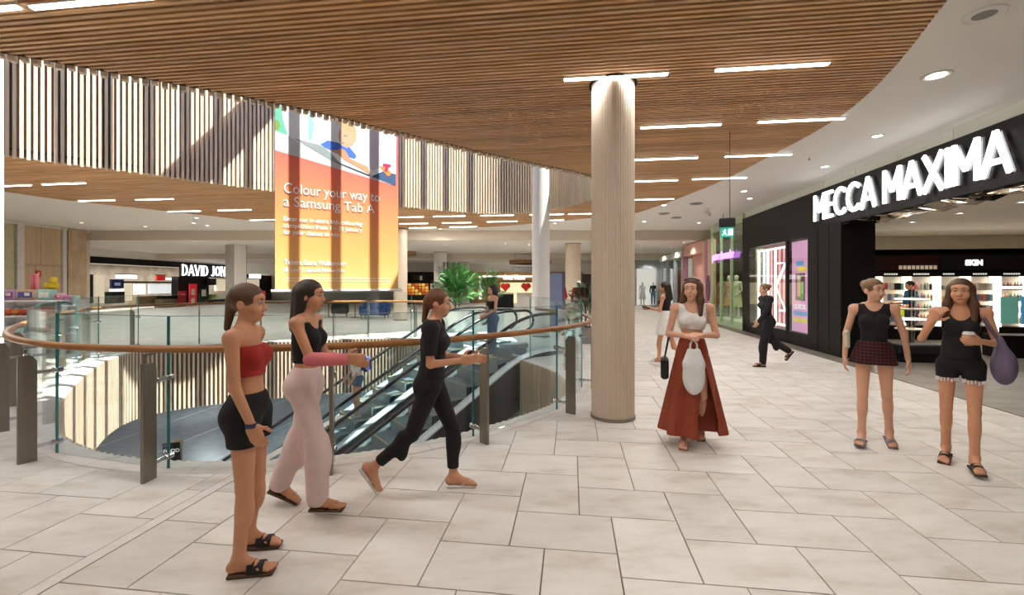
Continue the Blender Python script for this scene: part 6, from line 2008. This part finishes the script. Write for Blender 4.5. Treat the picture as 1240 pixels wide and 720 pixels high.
MB().rbox((0, 0, .1), (.18, .08, .2), .01).build('bag_body', pm('coral_bag', '#e0695c', .6), rb)
MB().tube([(-.05, 0, .2), (-.03, 0, .3), (.03, 0, .3), (.05, 0, .2)], .006, 5).build('handle', MATS['coral_bag'], rb)

# woman in black by the neon window, walking left
f = Fig(1.64, .05, {1: ((.0, -.42, -1), (.0, -.95, -.6), .0, .9), -1: ((.0, .25, -1), (.0, .06, -1), .0, 0)},
        {1: dict(u=(.12, -.3, -1), f=(.0, .1, -1), curl=.5), -1: dict(u=(.12, .42, -1), f=(.02, .62, -.8), curl=.4)}, (0, .08), h=.011, toes=False)
Y6 = 9.1
t = make_person('woman in black long sleeved top and trousers passing the neon window', f, XA(928, Y6), Y6, PI / 2, skinB, faces=False)
hair(f, 'bun', hair_blonde)
cloth(f, 'long_sleeved_top', ('waist', 'chest', 'yoke', 'hips', 'arm', 'fore'), .016, clb, f.T(0, 0, -.08)[2], f.T(0, 0, .5)[2])
cloth(f, 'trousers', ('hips', 'thigh', 'shin'), .03, clb, .05, f.T(0, 0, .12)[2])
sandals(f, matt_black, matt_black, 'slide', 'shoe')

# riders on the escalators
def esc_pos(t_, k): 
    p = LP0 + ESN * t_ + ESU * (k * .4 + .2)
    return p.x, p.y, -TANE * .4 * k - .02
f = Fig(1.62, .0, {1: ((.03, .02, -1), (.0, -.02, -1), .1, 0), -1: ((.03, .06, -1), (.0, -.06, -1), .1, 0)}, {1: dict(u=(.12, .1, -1), f=(-.35, .8, -.6), curl=.5), -1: dict(u=(.14, .15, -1), f=(-.3, .9, -.5), curl=.5)}, (.1, .1), h=.012, toes=False)
x, y, z = esc_pos(.80, 0)
t = make_person('woman in black tube top and blue jeans riding the near escalator', f, x, y, PI / 2 + .5, skinB, z, faces=False)
hair(f, 'curly', hair_dark)
cloth(f, 'tube_top', ('waist', 'chest'), .013, clb, f.T(0, 0, .16)[2], f.T(0, 0, .36)[2])
jean = pm('blue_denim', '#5f7896', .85, var=.15, scale=20)
cloth(f, 'jeans', ('hips', 'thigh', 'shin'), .02, jean, .04, f.T(0, 0, .13)[2])
sandals(f, clw, clw, 'band', 'shoe')
f = Fig(1.58, .05, None, {1: dict(u=(.12, .1, -1), f=(.0, .6, -.8), curl=.5), -1: dict(u=(.12, .1, -1), f=(.0, .6, -.8), curl=.5)}, (.0, .15), h=.013, toes=False)
x, y, z = esc_pos(2.75, 6)
t = make_person('person in white shirt and shorts riding down the far escalator with a backpack', f, x, y, math.atan2(ESU.y, ESU.x) - PI / 2, skinB, z, faces=False)
hair(f, 'low', hair_blonde)
cloth(f, 'white_shirt', ('waist', 'chest', 'yoke', 'hips', 'arm'), .02, clw, f.T(0, 0, -.05)[2], f.T(0, 0, .49)[2])
cloth(f, 'shorts', ('hips', 'thigh'), .022, jean, f.T(0, 0, -.22)[2], f.T(0, 0, .05)[2])
sandals(f, clw, clw, 'band', 'shoe')
wp = to_world(f, f.T(0, -.2, .12))
bp = thing('backpack', 'blue backpack on the back of the person on the far escalator', 'backpack', tuple(wp), f.t.rotation_euler[2])
MB().rbox((0, 0, .16), (.28, .15, .38), .05).build('bag_body', pm('blue_nylon', '#3f4f9a', .7, var=.1), bp)
MB().rbox((0, -.09, .1), (.2, .05, .18), .02).build('front_pocket', pm('blue_nylon_dark', '#2d3872', .7), bp)
for sg in (-1, 1): MB().tube([(sg * .08, .07, .32), (sg * .1, .16, .34), (sg * .1, .26, .2), (sg * .1, .1, .02)], .012, 6).build('strap', MATS['blue_nylon_dark'], bp)
# shopper inside the cosmetics shop
f = Fig(1.70, .03, None, {1: dict(u=(.12, .2, -1), f=(.0, .9, -.1), curl=.5), -1: dict(u=(.2, .2, -1), f=(.1, .9, -.4), curl=.5)}, (0, .1), h=.013, toes=False, female=False)
Y11 = 12.0
t = make_person('shopper in blue t-shirt and dark shorts inside the cosmetics shop', f, XA(1103, Y11), Y11, PI / 2 - .3, skinC, faces=False)
hair(f, 'short', hair_dark)
cloth(f, 't_shirt', ('waist', 'chest', 'yoke', 'hips', 'arm'), .02, pm('blue_tee', '#2d7fa8', .8), f.T(0, 0, -.1)[2], f.T(0, 0, .49)[2])
cloth(f, 'shorts', ('hips', 'thigh'), .028, pm('grey_shorts', '#4a4f66', .8), f.T(0, 0, -.36)[2], f.T(0, 0, .05)[2])
sandals(f, matt_black, matt_black, 'band', 'shoe')
wp = wrist_thing(f, 'L')
yb_ = thing('yellow_bag', 'lime yellow shopping bag carried by the shopper in blue', 'bag', (wp.x, wp.y, wp.z - .22), .6)
MB().rbox((0, 0, .1), (.34, .1, .22), .015).build('bag_body', pm('lime_bag', '#c8dc2e', .6, emit=.1), yb_)
MB().tube([(-.06, 0, .2), (-.03, 0, .25), (.03, 0, .25), (.06, 0, .2)], .008, 5).build('handle', MATS['lime_bag'], yb_)

# ------------------------------------------------------------------ mannequins
mann = pm('mannequin_white', '#e9e5de', .35, var=.02)
f = Fig(1.74, .0, None, {1: dict(u=(.25, .05, -1), f=(.1, .2, -1), curl=.3), -1: dict(u=(.25, -.1, -1), f=(-.3, .5, -.6), curl=.3)}, h=.016, toes=False)
base_body = sdf_mesh('body', f.pr, f.h, mann)
def mannequin(label, x, y, z, rz, top, bottom, dress=None, hat=None, group=None, top_tags=('waist', 'chest', 'yoke', 'arm', 'fore')):
    t = thing('mannequin', label, 'mannequin', (x, y, z), rz, group)
    inst('body', base_body, t)
    f.t = t
    if dress:
        zq = f.T(0, 0, .15)[2]
        cloth(f, 'dress', ('hips', 'waist', 'chest'), .016, dress, .45, f.T(0, 0, .43)[2], funcs=[skirt_func((0, 0, 0), .46, zq, (.27, .24), (.13, .1), .014, 8)])
    if top: cloth(f, 'jacket', top_tags, .018, top, f.T(0, 0, -.02)[2], f.T(0, 0, .49)[2])
    if bottom: cloth(f, 'trousers', ('hips', 'thigh', 'shin'), .018, bottom, .06, f.T(0, 0, .12)[2])
    if hat: inst('hat', sdf_mesh('hat', [el(f.Hd(0, -.01, .06), (.09, .1, .08), None, .02), rc(f.Hd(0, -.05, .1), f.Hd(.06, -.1, .03), .05, .03, .03)], .016, hat), t)
    MB().lathe([(0, 0), (.2, 0), (.2, .012), (0, .012)], n=20).build('stand_plate', alu, t)
redv = pm('red_velvet', '#a81f22', .8, var=.1)
mannequin('mannequin in red hat and top with black trousers beside the directory board', XA(678, 17.2), 17.2, 0, PI - .3, redv, clb, hat=redv)
mannequin('mannequin in a red jacket and pale skirt by the cream column', XA(701, 16.5), 16.5, 0, PI, redv, None, dress=pm('grey_knit', '#b9bcc0', .8, var=.2))
peach = pm('peach_silk', '#e3a893', .6, var=.1)
creamf = pm('cream_silk', '#e9e0c8', .6, var=.1)
for i, (px, d, lb) in enumerate(((874, peach, 'first mannequin in a peach nightdress in the green window'), (883, peach, 'middle mannequin in a peach nightdress in the green window'), (892, creamf, 'mannequin in a cream nightdress in the green window'))):
    p = RS(s_of(px, .75), .75)
    mannequin(lb, p.x, p.y, .24, PI / 2 + .4, None, None, dress=d, group='mannequins in the green window')
mannequin('mannequin in a white dress in the far bright shop', XA(778, YE + .9), YE + .9, 0, PI, None, None, dress=clw)
mannequin('mannequin in a dark top in the far bright shop', XA(791, YE + .9), YE + .9, 0, PI, clb, jean)
# leafy dressing and white blossoms inside the green window
random.seed(5)
for k in range(3):
    p = RS(s_of(871 + k * 10, 1.2), 1.2)
    palm('%s leafy shrub inside the green shop window' % bay_names[k], p.x, p.y, 1.4 + .25 * (k % 2), .3, .3, .18, 0, 16, .24, 'window_plant', '#d8d2c0')
# red display heads on the far counters
for i, (px, lb) in enumerate(((612, 'red heart shaped balloon on the far counter, outer one'), (637, 'red heart shaped balloon on the far counter, inner one'))):
    x, y = XA(px, 31), 31.0
    t = thing('balloon', lb, 'balloon', (x, y, 0))
    z = ZA(347, 31)
    for sg in (-1, 1): MB().ball((sg * .14, 0, z + .06), (.2, .14, .2)).build('lobe', pm('red_foil', '#d8301f', .3, emit=.15), t, smooth=True)
    MB().lathe([(.26, z + .0), (.14, z - .2), (.01, z - .34)], n=14).build('tip', MATS['red_foil'], t)
    MB().cyl((0, 0, 1.01), (0, 0, z - .3), .01, n=5).build('stick', steel, t)
for i, (px0, px1, lb) in enumerate(((600, 622, 'dark counter with flowers before the far timber shop'), (626, 645, 'pale counter before the far timber shop'))):
    t = thing('display_counter', lb, 'counter')
    boxF(px0, px1, 356, 372.4, 30.8, .6, 'body', black if i == 0 else white, t)
    boxF(px0 - .5, px1 + .5, 354.5, 356, 30.75, .7, 'top', white, t)
